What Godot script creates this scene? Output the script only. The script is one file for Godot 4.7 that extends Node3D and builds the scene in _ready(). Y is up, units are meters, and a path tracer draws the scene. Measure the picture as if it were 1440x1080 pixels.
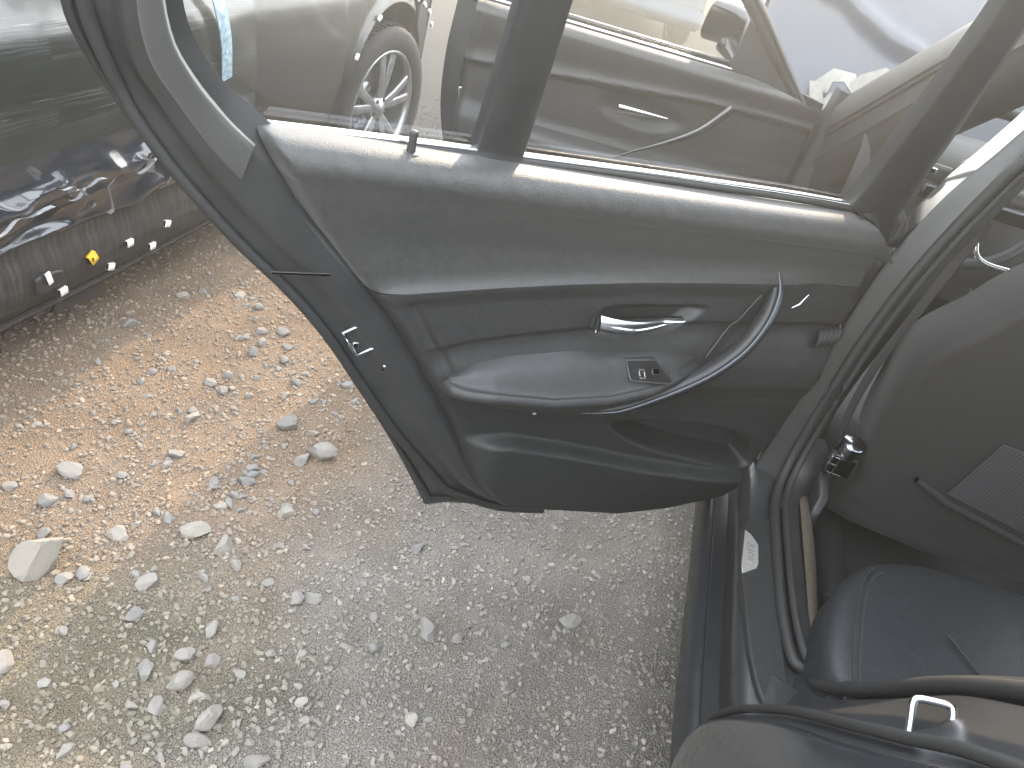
extends Node3D

const HX := 0.04
const TH_REAR := 0.97405
const TH_FRONT := 1.31688
var M := {}
var rng := RandomNumberGenerator.new()
var nz := FastNoiseLite.new()


# ---------------------------------------------------------------- mesh building
class MB:
	var v := PackedVector3Array()
	var n := PackedVector3Array()
	var t := PackedVector2Array()
	var c := PackedColorArray()
	var ix := PackedInt32Array()

	# points in rows of (nu + 1); smooth normals, wrapped where asked
	func surf(p: PackedVector3Array, nu: int, nv: int, wu := false, wv := false) -> void:
		var at := v.size()
		var w := nu + 1
		var m := PackedVector3Array()
		m.resize(p.size())
		for j in nv:
			for i in nu:
				var a := j * w + i
				var q := (p[a + w + 1] - p[a]).cross(p[a + w] - p[a + 1])
				m[a] += q
				m[a + 1] += q
				m[a + w] += q
				m[a + w + 1] += q
				ix.append_array([at + a, at + a + w, at + a + 1, at + a + 1, at + a + w, at + a + w + 1])
		if wu:
			for j in nv + 1:
				var s := m[j * w] + m[j * w + nu]
				m[j * w] = s
				m[j * w + nu] = s
		if wv:
			for i in w:
				var s := m[i] + m[nv * w + i]
				m[i] = s
				m[nv * w + i] = s
		for k in p.size():
			v.append(p[k])
			n.append(m[k].normalized() if m[k].length() > 1e-14 else Vector3.UP)
			t.append(Vector2(float(k % w) / nu, float(k / w) / nv))

	func grid(f: Callable, nu: int, nv: int, wu := false, wv := false) -> MB:
		var p := PackedVector3Array()
		for j in nv + 1:
			for i in nu + 1:
				p.append(f.call(float(i) / nu, float(j) / nv))
		surf(p, nu, nv, wu, wv)
		return self

	# rails: arrays of points of equal length; each rail point joined to the next rail
	func loft(rails: Array, per := 1) -> MB:
		var p := PackedVector3Array()
		for r in rails:
			for q in r:
				p.append(q)
		surf(p, rails[0].size() - 1, rails.size() - 1)
		return self

	# the same, but with hard edges at each rail
	func loft_hard(rails: Array) -> MB:
		for k in rails.size() - 1:
			loft([rails[k], rails[k + 1]])
		return self

	func fan(ring: PackedVector3Array, nrm: Vector3) -> void:
		var mid := Vector3.ZERO
		for q in ring:
			mid += q
		mid /= ring.size()
		var at := v.size()
		v.append(mid)
		n.append(nrm)
		t.append(Vector2(.5, .5))
		for q in ring:
			v.append(q)
			n.append(nrm)
			t.append(Vector2(q.x, q.y))
		for i in ring.size():
			ix.append_array([at, at + 1 + i, at + 1 + (i + 1) % ring.size()])

	# tube along a path; r is a number or an array; squash flattens across "up"
	func tube(path: Array, r, sides := 10, squash := 1.0, up := Vector3.UP, closed := false) -> MB:
		var p := PackedVector3Array()
		var k := path.size()
		for j in k:
			var a: Vector3 = path[(j - 1 + k) % k] if closed else path[maxi(j - 1, 0)]
			var b: Vector3 = path[(j + 1) % k] if closed else path[mini(j + 1, k - 1)]
			var tg := (b - a).normalized()
			var sx := tg.cross(up)
			sx = tg.cross(Vector3.RIGHT) if sx.length() < 1e-3 else sx
			sx = sx.normalized()
			var sy := sx.cross(tg).normalized()
			var rr: float = r if not r is Array else r[j]
			for i in sides + 1:
				var g := TAU * i / sides
				p.append(path[j] + sx * cos(g) * rr + sy * sin(g) * rr * squash)
		if closed:
			for i in sides + 1:
				p.append(p[i])
		surf(p, sides, k if closed else k - 1, true, closed)
		if not closed:
			fan(p.slice(0, sides), (path[0] - path[1]).normalized())
			fan(p.slice((k - 1) * (sides + 1), (k - 1) * (sides + 1) + sides), (path[k - 1] - path[k - 2]).normalized())
		return self

	# sweep a closed profile (x across, y along up) along a path
	func sweep(path: Array, prof: Array, up := Vector3.UP) -> MB:
		var p := PackedVector3Array()
		var k := path.size()
		for j in k:
			var tg: Vector3 = (path[mini(j + 1, k - 1)] - path[maxi(j - 1, 0)]).normalized()
			var sx := tg.cross(up).normalized()
			var sy := sx.cross(tg).normalized()
			for i in prof.size() + 1:
				var q: Vector2 = prof[i % prof.size()]
				p.append(path[j] + sx * q.x + sy * q.y)
		var w := prof.size() + 1
		surf(p, w - 1, k - 1, true)
		fan(p.slice(0, w - 1), (path[0] - path[1]).normalized())
		fan(p.slice((k - 1) * w, (k - 1) * w + w - 1), (path[k - 1] - path[k - 2]).normalized())
		return self

	# polygon in (a, b) between depths d0 and d1 with rounded rims of radius bev
	func prism(poly: PackedVector2Array, d0: float, d1: float, bev: float, at: Callable, seg := 3) -> MB:
		var k := poly.size()
		var area := 0.0
		for i in k:
			area += poly[i].cross(poly[(i + 1) % k])
		var sgn := 1.0 if area > 0 else -1.0
		var nr := PackedVector2Array()
		for i in k:
			var e0 := (poly[i] - poly[(i - 1 + k) % k]).normalized()
			var e1 := (poly[(i + 1) % k] - poly[i]).normalized()
			var g := (e0 + e1).normalized()
			nr.append(Vector2(g.y, -g.x) * sgn)
		var rings := []
		var depth := []
		for s in seg + 1:
			var g := PI / 2 * s / seg
			rings.append(bev * (1 - sin(g)))
			depth.append(d0 + bev * (1 - cos(g)))
		rings.reverse()
		depth.reverse()
		var lo := []
		for s in seg + 1:
			var g := PI / 2 * s / seg
			lo.append([bev * (1 - sin(g)), d0 + bev * (1 - cos(g))])
		var hi := []
		for s in seg + 1:
			var g := PI / 2 * (1.0 - float(s) / seg)
			hi.append([bev * (1 - sin(g)), d1 - bev * (1 - cos(g))])
		var p := PackedVector3Array()
		var all := lo + hi
		for r in all:
			for i in k + 1:
				var q: Vector2 = poly[i % k] - nr[i % k] * float(r[0])
				p.append(at.call(q.x, q.y, r[1]))
		surf(p, k, all.size() - 1, true)
		var flat := PackedVector2Array()
		for i in k:
			flat.append(poly[i] - nr[i] * bev)
		var tri := Geometry2D.triangulate_polygon(flat)
		for e in [d0, d1]:
			var s0 := v.size()
			var o: Vector3 = at.call(flat[0].x, flat[0].y, e)
			var nn: Vector3 = (at.call(flat[0].x, flat[0].y, e + (0.01 if e == d1 else -0.01)) - o).normalized()
			for q in flat:
				v.append(at.call(q.x, q.y, e))
				n.append(nn)
				t.append(q)
			for i in tri:
				ix.append(s0 + i)
		return self

	# the same for star-shaped outlines, with wide rims that close on the middle
	func pillow(poly: PackedVector2Array, d0: float, d1: float, bev: float, at: Callable) -> MB:
		var mid := Vector2.ZERO
		for q in poly:
			mid += q / poly.size()
		var reach := 0.0
		for q in poly:
			reach = maxf(reach, q.distance_to(mid))
		var k := bev / reach
		var rings := [[1.0, d0], [.6, d0]]
		rings.reverse()
		for i in 7:
			var g := PI / 2 * i / 6.0
			rings.append([1.0 - k * (1.0 - cos(g)), d1 - bev + bev * sin(g)])
		for i in 7:
			var f := (1.0 - k) * (1.0 - (i + 1) / 7.0)
			rings.append([maxf(f, .002), d1 + .006 * (1.0 - f * f)])
		var p := PackedVector3Array()
		for e in rings:
			for i in poly.size() + 1:
				var q: Vector2 = mid.lerp(poly[i % poly.size()], e[0])
				p.append(at.call(q.x, q.y, e[1]))
		surf(p, poly.size(), rings.size() - 1, true)
		return self

	func box(mid: Vector3, size: Vector3, bev := 0.004, turn := Basis.IDENTITY) -> MB:
		var h := size / 2
		return prism(PackedVector2Array([Vector2(-h.x, -h.y), Vector2(h.x, -h.y), Vector2(h.x, h.y), Vector2(-h.x, h.y)]), -h.z, h.z, minf(bev, size[size.min_axis_index()] * .45), func(a: float, b: float, d: float): return mid + turn * Vector3(a, b, d), 2)

	# turned profile: points (radius, along) about an axis
	func lathe(prof: Array, at: Vector3, axis: Vector3, sides := 32) -> MB:
		var ux := axis.cross(Vector3.UP if absf(axis.y) < .9 else Vector3.RIGHT).normalized()
		var uy := axis.cross(ux).normalized()
		return grid(func(a: float, b: float):
			var q: Vector2 = prof[roundi(b * (prof.size() - 1))]
			return at + axis * q.y + (ux * cos(TAU * a) + uy * sin(TAU * a)) * q.x, sides, prof.size() - 1, true)

	func mesh() -> ArrayMesh:
		var a := []
		a.resize(Mesh.ARRAY_MAX)
		a[Mesh.ARRAY_VERTEX] = v
		a[Mesh.ARRAY_NORMAL] = n
		a[Mesh.ARRAY_TEX_UV] = t
		if c.size() == v.size():
			a[Mesh.ARRAY_COLOR] = c
		a[Mesh.ARRAY_INDEX] = ix
		var m := ArrayMesh.new()
		m.add_surface_from_arrays(Mesh.PRIMITIVE_TRIANGLES, a)
		return m


# ---------------------------------------------------------------- scene helpers
func put(called: String, m, mt: Material, parent: Node = self) -> MeshInstance3D:
	var o := MeshInstance3D.new()
	o.name = free_name(called, parent)
	o.mesh = m.mesh() if m is MB else m
	o.material_override = mt
	parent.add_child(o, true)
	return o


func free_name(called: String, parent: Node) -> String:
	if not parent.has_node(called):
		return called
	var k := 1
	while parent.has_node("%s_%03d" % [called, k]):
		k += 1
	return "%s_%03d" % [called, k]


func hold(called: String, parent: Node = self) -> Node3D:
	var o := Node3D.new()
	o.name = free_name(called, parent)
	parent.add_child(o, true)
	return o


func tag(o: Node, label: String, category: String, group := "", kind := "") -> void:
	if label:
		o.set_meta("label", label)
	if category:
		o.set_meta("category", category)
	if group:
		o.set_meta("group", group)
	if kind:
		o.set_meta("kind", kind)


func V2(a: Array) -> PackedVector2Array:
	var o := PackedVector2Array()
	for i in a.size() / 2:
		o.append(Vector2(a[2 * i], a[2 * i + 1]))
	return o


func V3(a: Array) -> Array:
	var o := []
	for i in a.size() / 3:
		o.append(Vector3(a[3 * i], a[3 * i + 1], a[3 * i + 2]))
	return o


# Catmull-Rom through the points, k steps for each span
func smooth2(p: PackedVector2Array, k := 6, closed := false) -> PackedVector2Array:
	var o := PackedVector2Array()
	var s := p.size()
	for i in (s if closed else s - 1):
		var a := p[(i - 1 + s) % s] if closed else p[maxi(i - 1, 0)]
		var d := p[(i + 2) % s] if closed else p[mini(i + 2, s - 1)]
		for j in k:
			o.append(p[i].cubic_interpolate(p[(i + 1) % s], a, d, float(j) / k))
	if not closed:
		o.append(p[s - 1])
	return o


func smooth3(p: Array, k := 6, closed := false) -> Array:
	var o := []
	var s := p.size()
	for i in (s if closed else s - 1):
		var a: Vector3 = p[(i - 1 + s) % s] if closed else p[maxi(i - 1, 0)]
		var d: Vector3 = p[(i + 2) % s] if closed else p[mini(i + 2, s - 1)]
		var e: Vector3 = p[i]
		for j in k:
			o.append(e.cubic_interpolate(p[(i + 1) % s], a, d, float(j) / k))
	if not closed:
		o.append(p[s - 1])
	return o


# y at x on a polyline whose x falls or rises
func lut(p: PackedVector2Array, x: float) -> float:
	var up := p[p.size() - 1].x > p[0].x
	for i in p.size() - 1:
		var a := p[i]
		var b := p[i + 1]
		if (up and x <= b.x) or (not up and x >= b.x):
			return lerpf(a.y, b.y, clampf((x - a.x) / (b.x - a.x), 0.0, 1.0)) if absf(b.x - a.x) > 1e-6 else b.y
	return p[p.size() - 1].y


func ss(a: float, b: float, x: float) -> float:
	return smoothstep(a, b, x)


# ---------------------------------------------------------------- materials
func noise_tex(kind: int, freq: float, size := 512, normal := 0.0, ramp := [], seed_ := 1, octaves := 4) -> NoiseTexture2D:
	var f := FastNoiseLite.new()
	f.noise_type = kind as FastNoiseLite.NoiseType
	f.frequency = freq
	f.seed = seed_
	f.fractal_octaves = octaves
	if kind == FastNoiseLite.TYPE_CELLULAR:
		f.cellular_return_type = FastNoiseLite.RETURN_DISTANCE2_SUB
		f.fractal_type = FastNoiseLite.FRACTAL_NONE
	var x := NoiseTexture2D.new()
	x.width = size
	x.height = size
	x.seamless = true
	x.noise = f
	if normal > 0.0:
		x.as_normal_map = true
		x.bump_strength = normal
	if ramp:
		var g := Gradient.new()
		g.offsets = PackedFloat32Array(ramp[0])
		var cs := PackedColorArray()
		for q in ramp[1]:
			cs.append(Color(q, q, q))
		g.colors = cs
		x.color_ramp = g
	return x


func mat(called: String, lin: Color, rough: float, metal := 0.0, more := {}) -> StandardMaterial3D:
	var m := StandardMaterial3D.new()
	m.resource_name = called
	m.albedo_color = Color(lin.r, lin.g, lin.b).linear_to_srgb()
	m.roughness = rough
	m.metallic = metal
	m.uv1_triplanar = true
	m.uv1_scale = Vector3.ONE * more.get("scale", 3.0)
	for k in more:
		match k:
			"coat":
				m.clearcoat_enabled = true
				m.clearcoat = more[k]
				m.clearcoat_roughness = more.get("coat_rough", 0.06)
			"normal":
				m.normal_enabled = true
				m.normal_texture = more[k]
				m.normal_scale = more.get("bump", 0.6)
			"tint":
				m.albedo_texture = more[k]
			"rough_map":
				m.roughness_texture = more[k]
			"spec":
				m.metallic_specular = more[k]
			"rim":
				m.rim_enabled = true
				m.rim = more[k]
				m.rim_tint = 0.3
			"uv":
				m.uv1_triplanar = false
			"vertex":
				m.vertex_color_use_as_albedo = true
	return m


func glass(called: String, tint: Color, alpha: float) -> StandardMaterial3D:
	var m := StandardMaterial3D.new()
	m.resource_name = called
	m.transparency = BaseMaterial3D.TRANSPARENCY_ALPHA
	m.albedo_color = Color(tint.r, tint.g, tint.b, alpha)
	m.roughness = 0.04
	return m


func make_materials() -> void:
	var grain := noise_tex(FastNoiseLite.TYPE_CELLULAR, 0.07, 512, 5.0, [], 3)
	var fine := noise_tex(FastNoiseLite.TYPE_SIMPLEX_SMOOTH, 0.12, 512, 3.0, [], 5, 3)
	var dust := noise_tex(FastNoiseLite.TYPE_SIMPLEX_SMOOTH, 0.012, 512, 0.0, [[0.0, 0.4, 0.65, 1.0], [0.80, 0.90, 0.97, 1.0]], 7, 5)
	var smear := noise_tex(FastNoiseLite.TYPE_SIMPLEX_SMOOTH, 0.02, 512, 0.0, [[0.0, 0.45, 1.0], [0.55, 0.75, 1.0]], 17, 5)
	M.vinyl = mat("soft_vinyl", Color(.033, .033, .032), .5, 0, {"normal": grain, "bump": .35, "scale": 9.0, "tint": dust, "rim": .5})
	M.vinyl_frame = mat("frame_vinyl", Color(.036, .036, .035), .58, 0, {"normal": grain, "bump": .25, "scale": 9.0, "rim": 1.0})
	M.reveal = mat("sunlit_trim_tint", Color(.20, .193, .16), .6, 0, {"normal": grain, "bump": .25, "scale": 9.0, "rim": 1.0})  # paler than the frame vinyl: sunlight painted into the colour
	M.vinyl_in = mat("insert_vinyl", Color(.025, .025, .026), .5, 0, {"normal": grain, "bump": .25, "scale": 9.0, "tint": dust})
	M.plastic = mat("grained_plastic", Color(.016, .017, .0175), .55, 0, {"normal": fine, "bump": .3, "scale": 8.0, "tint": dust})
	M.plastic_soft = mat("smooth_plastic", Color(.028, .028, .029), .42, 0, {"tint": dust, "scale": 2.0})
	M.rubber = mat("rubber", Color(.016, .016, .016), .62, 0, {"normal": fine, "bump": .2, "scale": 6.0})
	M.paint = mat("black_paint", Color(.012, .014, .018), .35, 0, {"coat": 1.0, "coat_rough": .08, "rough_map": smear, "scale": 1.5})
	M.paint_dull = mat("dusty_black_paint", Color(.022, .023, .025), .45, 0, {"coat": .5, "coat_rough": .25, "tint": dust, "scale": 2.0})
	M.wing = mat("scuffed_black_paint", Color(.014, .017, .022), .32, 0, {"coat": 1.0, "coat_rough": .16, "tint": dust, "rough_map": smear, "scale": 2.5})
	M.skirt = mat("dusty_skirt_plastic", Color(.022, .024, .027), .48, 0, {"tint": dust, "rough_map": smear, "scale": 4.0})
	M.gloss = mat("gloss_black", Color(.012, .012, .013), .12, 0, {"coat": 1.0, "coat_rough": .05})
	M.chrome = mat("satin_chrome", Color(.62, .63, .65), .16, 1.0, {})
	M.steel = mat("plated_steel", Color(.40, .42, .45), .24, 1.0, {"rough_map": smear, "scale": 12.0})
	M.trim_silver = mat("dark_chrome_trim", Color(.09, .098, .11), .4, 1.0, {})
	M.alloy = mat("alloy_wheel", Color(.42, .43, .45), .3, .85, {"tint": dust, "scale": 3.0})
	M.tyre = mat("tyre_rubber", Color(.014, .014, .014), .8, 0, {"normal": fine, "bump": .5, "scale": 7.0, "tint": dust})
	M.fabric = mat("seat_fabric", Color(.018, .016, .0155), .88, 0, {"normal": fine, "bump": .5, "scale": 14.0, "rim": .25})
	M.leather = mat("seat_leather", Color(.019, .021, .024), .45, 0, {"normal": grain, "bump": .3, "scale": 8.0, "tint": dust})
	M.carpet = mat("carpet", Color(.02, .02, .02), .95, 0, {"normal": fine, "bump": 1.0, "scale": 12.0})
	M.tan = mat("tan_sill_carpet", Color(.10, .08, .055), .85, 0, {"normal": fine, "bump": .8, "scale": 10.0, "tint": dust})  # tan base colour with mottled tint
	M.white_clip = mat("white_plastic_clip", Color(.75, .74, .7), .5)
	M.yellow_clip = mat("yellow_plastic_clip", Color(.75, .45, .03), .5)
	M.orange_clip = mat("amber_plastic_clip", Color(.7, .3, .05), .5)
	M.primer = mat("torn_primer", Color(.45, .46, .48), .6, 0, {"tint": smear, "scale": 9.0})
	M.raw = mat("bare_pinkish_plastic", Color(.42, .3, .24), .7, 0, {"tint": smear, "scale": 9.0})
	M.cream = mat("cream_body_metal", Color(.17, .16, .13), .5, 0, {"tint": dust, "coat": .5, "scale": 6.0})
	M.blue_hood = mat("blue_grey_hood_paint", Color(.028, .036, .055), .36, .0, {"coat": .5, "coat_rough": .15})
	M.pale_blue = mat("painted_sky_reflection", Color(.45, .62, .72), .4, 0, {"tint": smear, "scale": 5.0})  # pale blue colour imitating reflected sky
	M.plate = mat("brushed_sill_plate", Color(.5, .48, .45), .38, .7, {})
	M.engrave = mat("plate_lettering", Color(.26, .25, .24), .4, 0.4, {})
	M.white_print = mat("white_print", Color(.85, .85, .85), .5)
	M.pane = glass("dusty_window_glass", Color(.22, .22, .21), .06)
	M.pane_clear = glass("tinted_glass", Color(.22, .24, .23), .3)
	M.strap = mat("seat_belt_webbing", Color(.07, .07, .075), .8, 0, {"normal": fine, "bump": .6, "scale": 20.0})


# ---------------------------------------------------------------- door frames
func D(u: float, v: float, w: float) -> Vector3:
	return Vector3(-u, v, w + .28 * maxf(0.0, v - .925))


func door_node(called: String, parent: Node, th: float, hz: float) -> Node3D:
	var o := hold(called, parent)
	var s := sin(th)
	var c := cos(th)
	var w := Vector3(c, 0, s)
	o.transform = Transform3D(Basis(Vector3(s, 0, -c), Vector3.UP, w), Vector3(HX, 0, hz) - HX * w)
	return o


func rail(p: PackedVector2Array, w: float, k := 4, d := 0.0) -> Array:
	var o := []
	for q in smooth2(p, k):
		o.append(D(q.x, q.y, w + d))
	return o


var ridge1: PackedVector2Array
var ridge2: PackedVector2Array
var ridge3: PackedVector2Array
var rear_line: PackedVector2Array
var pocket_poly: PackedVector2Array
var bezel_poly: PackedVector2Array


func poly_dist(p: PackedVector2Array, q: Vector2) -> float:
	var best := 1e9
	for i in p.size():
		var s := Geometry2D.get_closest_point_to_segment(q, p[i], p[(i + 1) % p.size()])
		best = minf(best, s.distance_to(q))
	return best if Geometry2D.is_point_in_polygon(q, p) else -best


func trim_w(u: float, v: float) -> float:
	var r1 := lut(ridge1, u)
	var r2 := lut(ridge2, u)
	var r3 := lut(ridge3, u)
	var w: float
	var fade := ss(.85, .78, u) * ss(.10, .17, u)
	if v > r1:
		var q := (v - r1) / (.885 - r1)
		w = .076 + .020 * ss(.35, 1.0, q) + .013 * exp(-(v - r1) / .010) * fade
	else:
		w = lerpf(.0775, .088 - .007 * ss(0.0, .03, r1 - v), fade)
		w -= .007 * ss(.0, .008, r2 - v) * ss(.05, .01, r2 - v) * ss(.76, .7, u) * 0.7
		w += .012 * ss(.02, .10, r2 - v) * ss(.52, .60, v)
	if v < .60:
		w = lerpf(w, .076, ss(.60, .54, v))
		var low := .074 + .026 * ss(.004, -.012, v - r3) * ss(.66, .58, u)
		low -= .022 * ss(.40, .27, v)
		w = lerpf(w, low, ss(.54, .51, v))
	var pd := poly_dist(pocket_poly, Vector2(u, v)) if v < .54 and u < .42 else -1.0
	w -= .06 * ss(.0, .022, pd)
	var bd := poly_dist(bezel_poly, Vector2(u, v)) if v > .64 and v < .77 and u > .27 and u < .53 else -1.0
	w -= .020 * ss(.0, .018, bd)
	# groove at the rear edge of the insert, soft shoulder at the rear edge of the panel
	var g := u - lut(V2([.591, .689, .652, .735, .707, .772]), v)
	if v > .585 and v < .715:
		w -= .006 * exp(-pow(g / .005, 2))
	var e := lut(rear_line, v) - u
	w -= .030 * pow(ss(.035, .0, e), 2)
	return w


func build_rear_door(car: Node3D) -> void:
	var door := door_node("rear_door", car, TH_REAR, 0.0)
	door.set_meta("label", "rear door standing wide open")
	ridge1 = V2([1.0, .71, .814, .725, .762, .734, .662, .75, .555, .765, .441, .778, .316, .788, .165, .798, 0, .80])
	ridge2 = V2([1.0, .60, .726, .641, .681, .658, .595, .676, .482, .696, .3, .716, .0, .73])
	ridge3 = V2([.9, .46, .639, .469, .565, .471, .454, .451, .296, .415, .123, .384, .05, .376, -.02, .37])
	rear_line = V2([.30, .552, .317, .560, .334, .578, .391, .626, .484, .678, .593, .745, .675, .807, .742, .87, .802, .921, .87, .965, .915, .994, .95, .996])
	pocket_poly = smooth2(V2([.384, .499, .303, .504, .177, .495, .073, .468, .035, .419, .045, .382, .202, .413, .309, .446, .364, .475]), 4, true)
	bezel_poly = smooth2(V2([.500, .700, .490, .722, .463, .735, .39, .742, .319, .746, .302, .739, .318, .715, .345, .693, .40, .682, .478, .674]), 4, true)
	var hinge_line := V2([.30, .075, .326, .06, .391, .023, .535, .0, .711, .004, .883, .02, .93, .06])
	var bottom := V2([.56, .318, .549, .317, .431, .296, .288, .276, .178, .285, .103, .306, .06, .326, 0, .34])
	var wf := func(u: float, v: float) -> Vector3: return D(u, v, trim_w(u, v))
	# lower panel, insert, shoulder: three patches that share their seams
	var seam := .548
	put("lower_panel", MB.new().grid(func(a: float, b: float):
		var v0 := lerpf(.30, seam, b)
		var u := lerpf(lut(rear_line, v0), lut(hinge_line, v0), a)
		var v := lerpf(lut(bottom, u), seam, b)
		u = lerpf(lut(rear_line, v), lut(hinge_line, v), a)
		return wf.call(u, v), 150, 60), M.plastic, door)
	put("insert_panel", MB.new().grid(func(a: float, b: float):
		var u0 := lerpf(.80, .0, a)
		var v0 := lerpf(seam, lut(ridge1, u0), b)
		var u := lerpf(lut(rear_line, v0), lut(hinge_line, v0), a)
		var v := lerpf(seam, lut(ridge1, u), b)
		return wf.call(u, v), 190, 80), M.vinyl_in, door)
	var pf := smooth2(V2([.096, .872, .1005, .886, .0985, .899, .091, .909, .078, .9145, .060, .9165, .044, .917]), 5)
	var shv := PackedVector2Array()
	var shw := PackedVector2Array()
	for i in pf.size():
		shv.append(Vector2(float(i) / (pf.size() - 1), pf[i].y))
		shw.append(Vector2(float(i) / (pf.size() - 1), pf[i].x))
	put("shoulder_pad", MB.new().grid(func(a: float, b: float):
		var u0 := lerpf(.95, .02, a)
		var r := lut(ridge1, u0)
		if b < .62:
			var v := lerpf(r + .0006, .872, b / .62)
			var u := lerpf(lut(rear_line, v) - .0005, lut(hinge_line, v), a)
			var r_ := lut(ridge1, u)
			v = lerpf(r_ + .0006, .872, b / .62)
			return D(u, v, trim_w(u, v))
		var s: float = (b - .62) / .38
		var v := lut(shv, s)
		var w := lut(shw, s)
		var u := lerpf(lut(rear_line, v), lerpf(.02, .088, s), a)
		w -= .03 * pow(ss(.03, .0, lut(rear_line, v) - u), 2)
		return D(u, v, w), 150, 56), M.vinyl, door)
	# armrest
	var top := V2([.712, .583, .694, .598, .666, .624, .614, .641, .525, .657, .427, .664, .348, .665, .273, .655, .235, .634])
	var vf := V2([.712, .581, .690, .583, .640, .588, .545, .588, .450, .597, .378, .613, .332, .628, .284, .635, .235, .626])
	var vu := V2([.712, .578, .690, .562, .616, .541, .541, .531, .452, .537, .378, .56, .332, .59, .284, .615, .235, .618])
	var wo := V2([.712, .075, .702, .102, .68, .118, .640, .131, .545, .141, .450, .142, .378, .138, .332, .126, .284, .105, .235, .082])
	put("armrest", MB.new().grid(func(a: float, b: float):
		var u := lerpf(.712, .235, a)
		var w := lut(wo, u)
		var vt := lut(top, u)
		var ve := lut(vf, u)
		var vb := lut(vu, u)
		var sec := V2([.068, vt, lerpf(.068, w, .5), lerpf(vt, ve, .5) + .007, w - .014, ve + .0085, w - .004, ve + .004, w, ve - .004, w - .004, ve - .012, lerpf(w, .068, .4), lerpf(ve, vb, .72), .068, vb])
		var x := b * 7.0
		var i := clampi(int(x), 0, 6)
		var q: Vector2 = sec[i].cubic_interpolate(sec[i + 1], sec[maxi(i - 1, 0)], sec[mini(i + 2, 7)], x - i)
		return D(u, q.y, q.x), 80, 42), M.vinyl_in, door)
	# window switch in the armrest
	var arm_w := func(u: float, v: float) -> float:
		return lerpf(.068, lut(wo, u) - .014, (lut(top, u) - v) / (lut(top, u) - lut(vf, u) - .0085)) + .009
	var sw := MB.new()
	sw.prism(V2([.424, .648, .376, .652, .370, .6515, .346, .634, .345, .630, .350, .626, .416, .624, .4195, .626]), -.012, .004, .0025, func(a: float, b: float, d: float): return D(a, b, arm_w.call(a, b) + d))
	var swn := put("window_switch", sw, M.plastic_soft, door)
	var ic := MB.new()
	for q in [[.397, .639, .0105, .0016], [.397, .630, .0105, .0016], [.4015, .6345, .0018, .008], [.3925, .6345, .0018, .008]]:
		ic.box(D(q[0], q[1], arm_w.call(q[0], q[1]) + .0044), Vector3(q[2], q[3], .0014), .0002, Basis(Vector3.RIGHT, -.9))
	put("switch_symbol", ic, M.white_print, door)
	put("switch_key", MB.new().box(D(.374, .638, arm_w.call(.374, .638) + .004), Vector3(.014, .011, .006), .002, Basis(Vector3.RIGHT, -.9)), M.plastic_soft, door)
	# pull handle: an arc of dark glossy trim with a bright strip
	var arc := V3([.475, .549, .112, .440, .559, .124, .408, .570, .131, .341, .604, .134, .277, .645, .134, .230, .693, .130, .206, .745, .122, .199, .790, .108, .206, .820, .09])
	var path := []
	var rad := []
	for q in smooth3(arc, 8):
		path.append(D(q.x, q.y, q.z))
	for i in path.size():
		rad.append(.0012 + .0054 * ss(0.0, .35, float(i) / path.size()) * ss(1.03, .75, float(i) / path.size()))
	put("pull_handle", MB.new().tube(path, rad, 12, .55, Vector3(0, 0, 1)), M.trim_silver, door)
	var cup := []
	var cr := []
	for q in smooth3(arc, 8).slice(6):
		cup.append(D(q.x - .006, q.y - .006, q.z - .022))
		cr.append(.011 * ss(1.0, .7, float(cr.size()) / 58.0) + .001)
	put("pull_cup", MB.new().tube(cup, cr, 10, 1.3, Vector3(0, 0, 1)), M.plastic_soft, door)
	var il := []
	for q in smooth2(V2([.268, .654, .238, .712, .212, .775]), 6):
		il.append(D(q.x, q.y, trim_w(q.x, q.y) + .003))
	put("insert_bead", MB.new().tube(il, .0022, 6), M.plastic_soft, door)
	# inner door handle
	put("inner_handle", MB.new().grid(func(a: float, b: float):
		var u := lerpf(.492, .346, a)
		var h := .0135 * pow(1.0 - a, .8) + .0022
		var mid := .706 + .018 * a * a
		var g: float = TAU * b
		return D(u, mid + h * sin(g), .094 + .012 * sin(PI * minf(a * 1.2 + .08, 1.0)) + .006 * cos(g) - .006 * (sin(g) if sin(g) > 0 else 0.0)), 40, 16, false, true), M.chrome, door)
	put("handle_pivot", MB.new().tube([D(.489, .690, .070), D(.489, .722, .070)], .010, 10), M.plastic_soft, door)
	# tweeter glint trim near the hinge
	put("reflector", MB.new().tube([D(.143, .757, .088), D(.133, .766, .09), D(.122, .784, .088)], [.0008, .0026, .0008], 6), M.chrome, door)
	# lock pin
	var pin := D(.816, .909, .068)
	put("lock_ferrule", MB.new().lathe([Vector2(.0, .008), Vector2(.009, .0075), Vector2(.0125, .005), Vector2(.013, .0), Vector2(.013, -.006)], pin, Vector3.UP, 20), M.plastic_soft, door)
	put("lock_pin", MB.new().lathe([Vector2(0, .034), Vector2(.004, .0335), Vector2(.0056, .031), Vector2(.0052, .02), Vector2(.0058, .008), Vector2(.0058, 0)], pin, Vector3(0, 1, 0), 16), M.plastic_soft, door)
	# rails of the shell and window frame, from the bottom corner up the rear edge to the roof
	var r1 := V2([.416, .228, .509, .242, .599, .259, .640, .2575, .6555, .2585, .668, .281, .741, .405, .817, .521, .894, .633, .958, .697, 1.032, .772, 1.09, .843, 1.124, .889, 1.147, .919, 1.171, .963, 1.183, 1.004, 1.18, 1.06, 1.15, 1.16, 1.07, 1.28, .92, 1.37, .7, 1.42, .35, 1.44, .1, 1.42])
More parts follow.
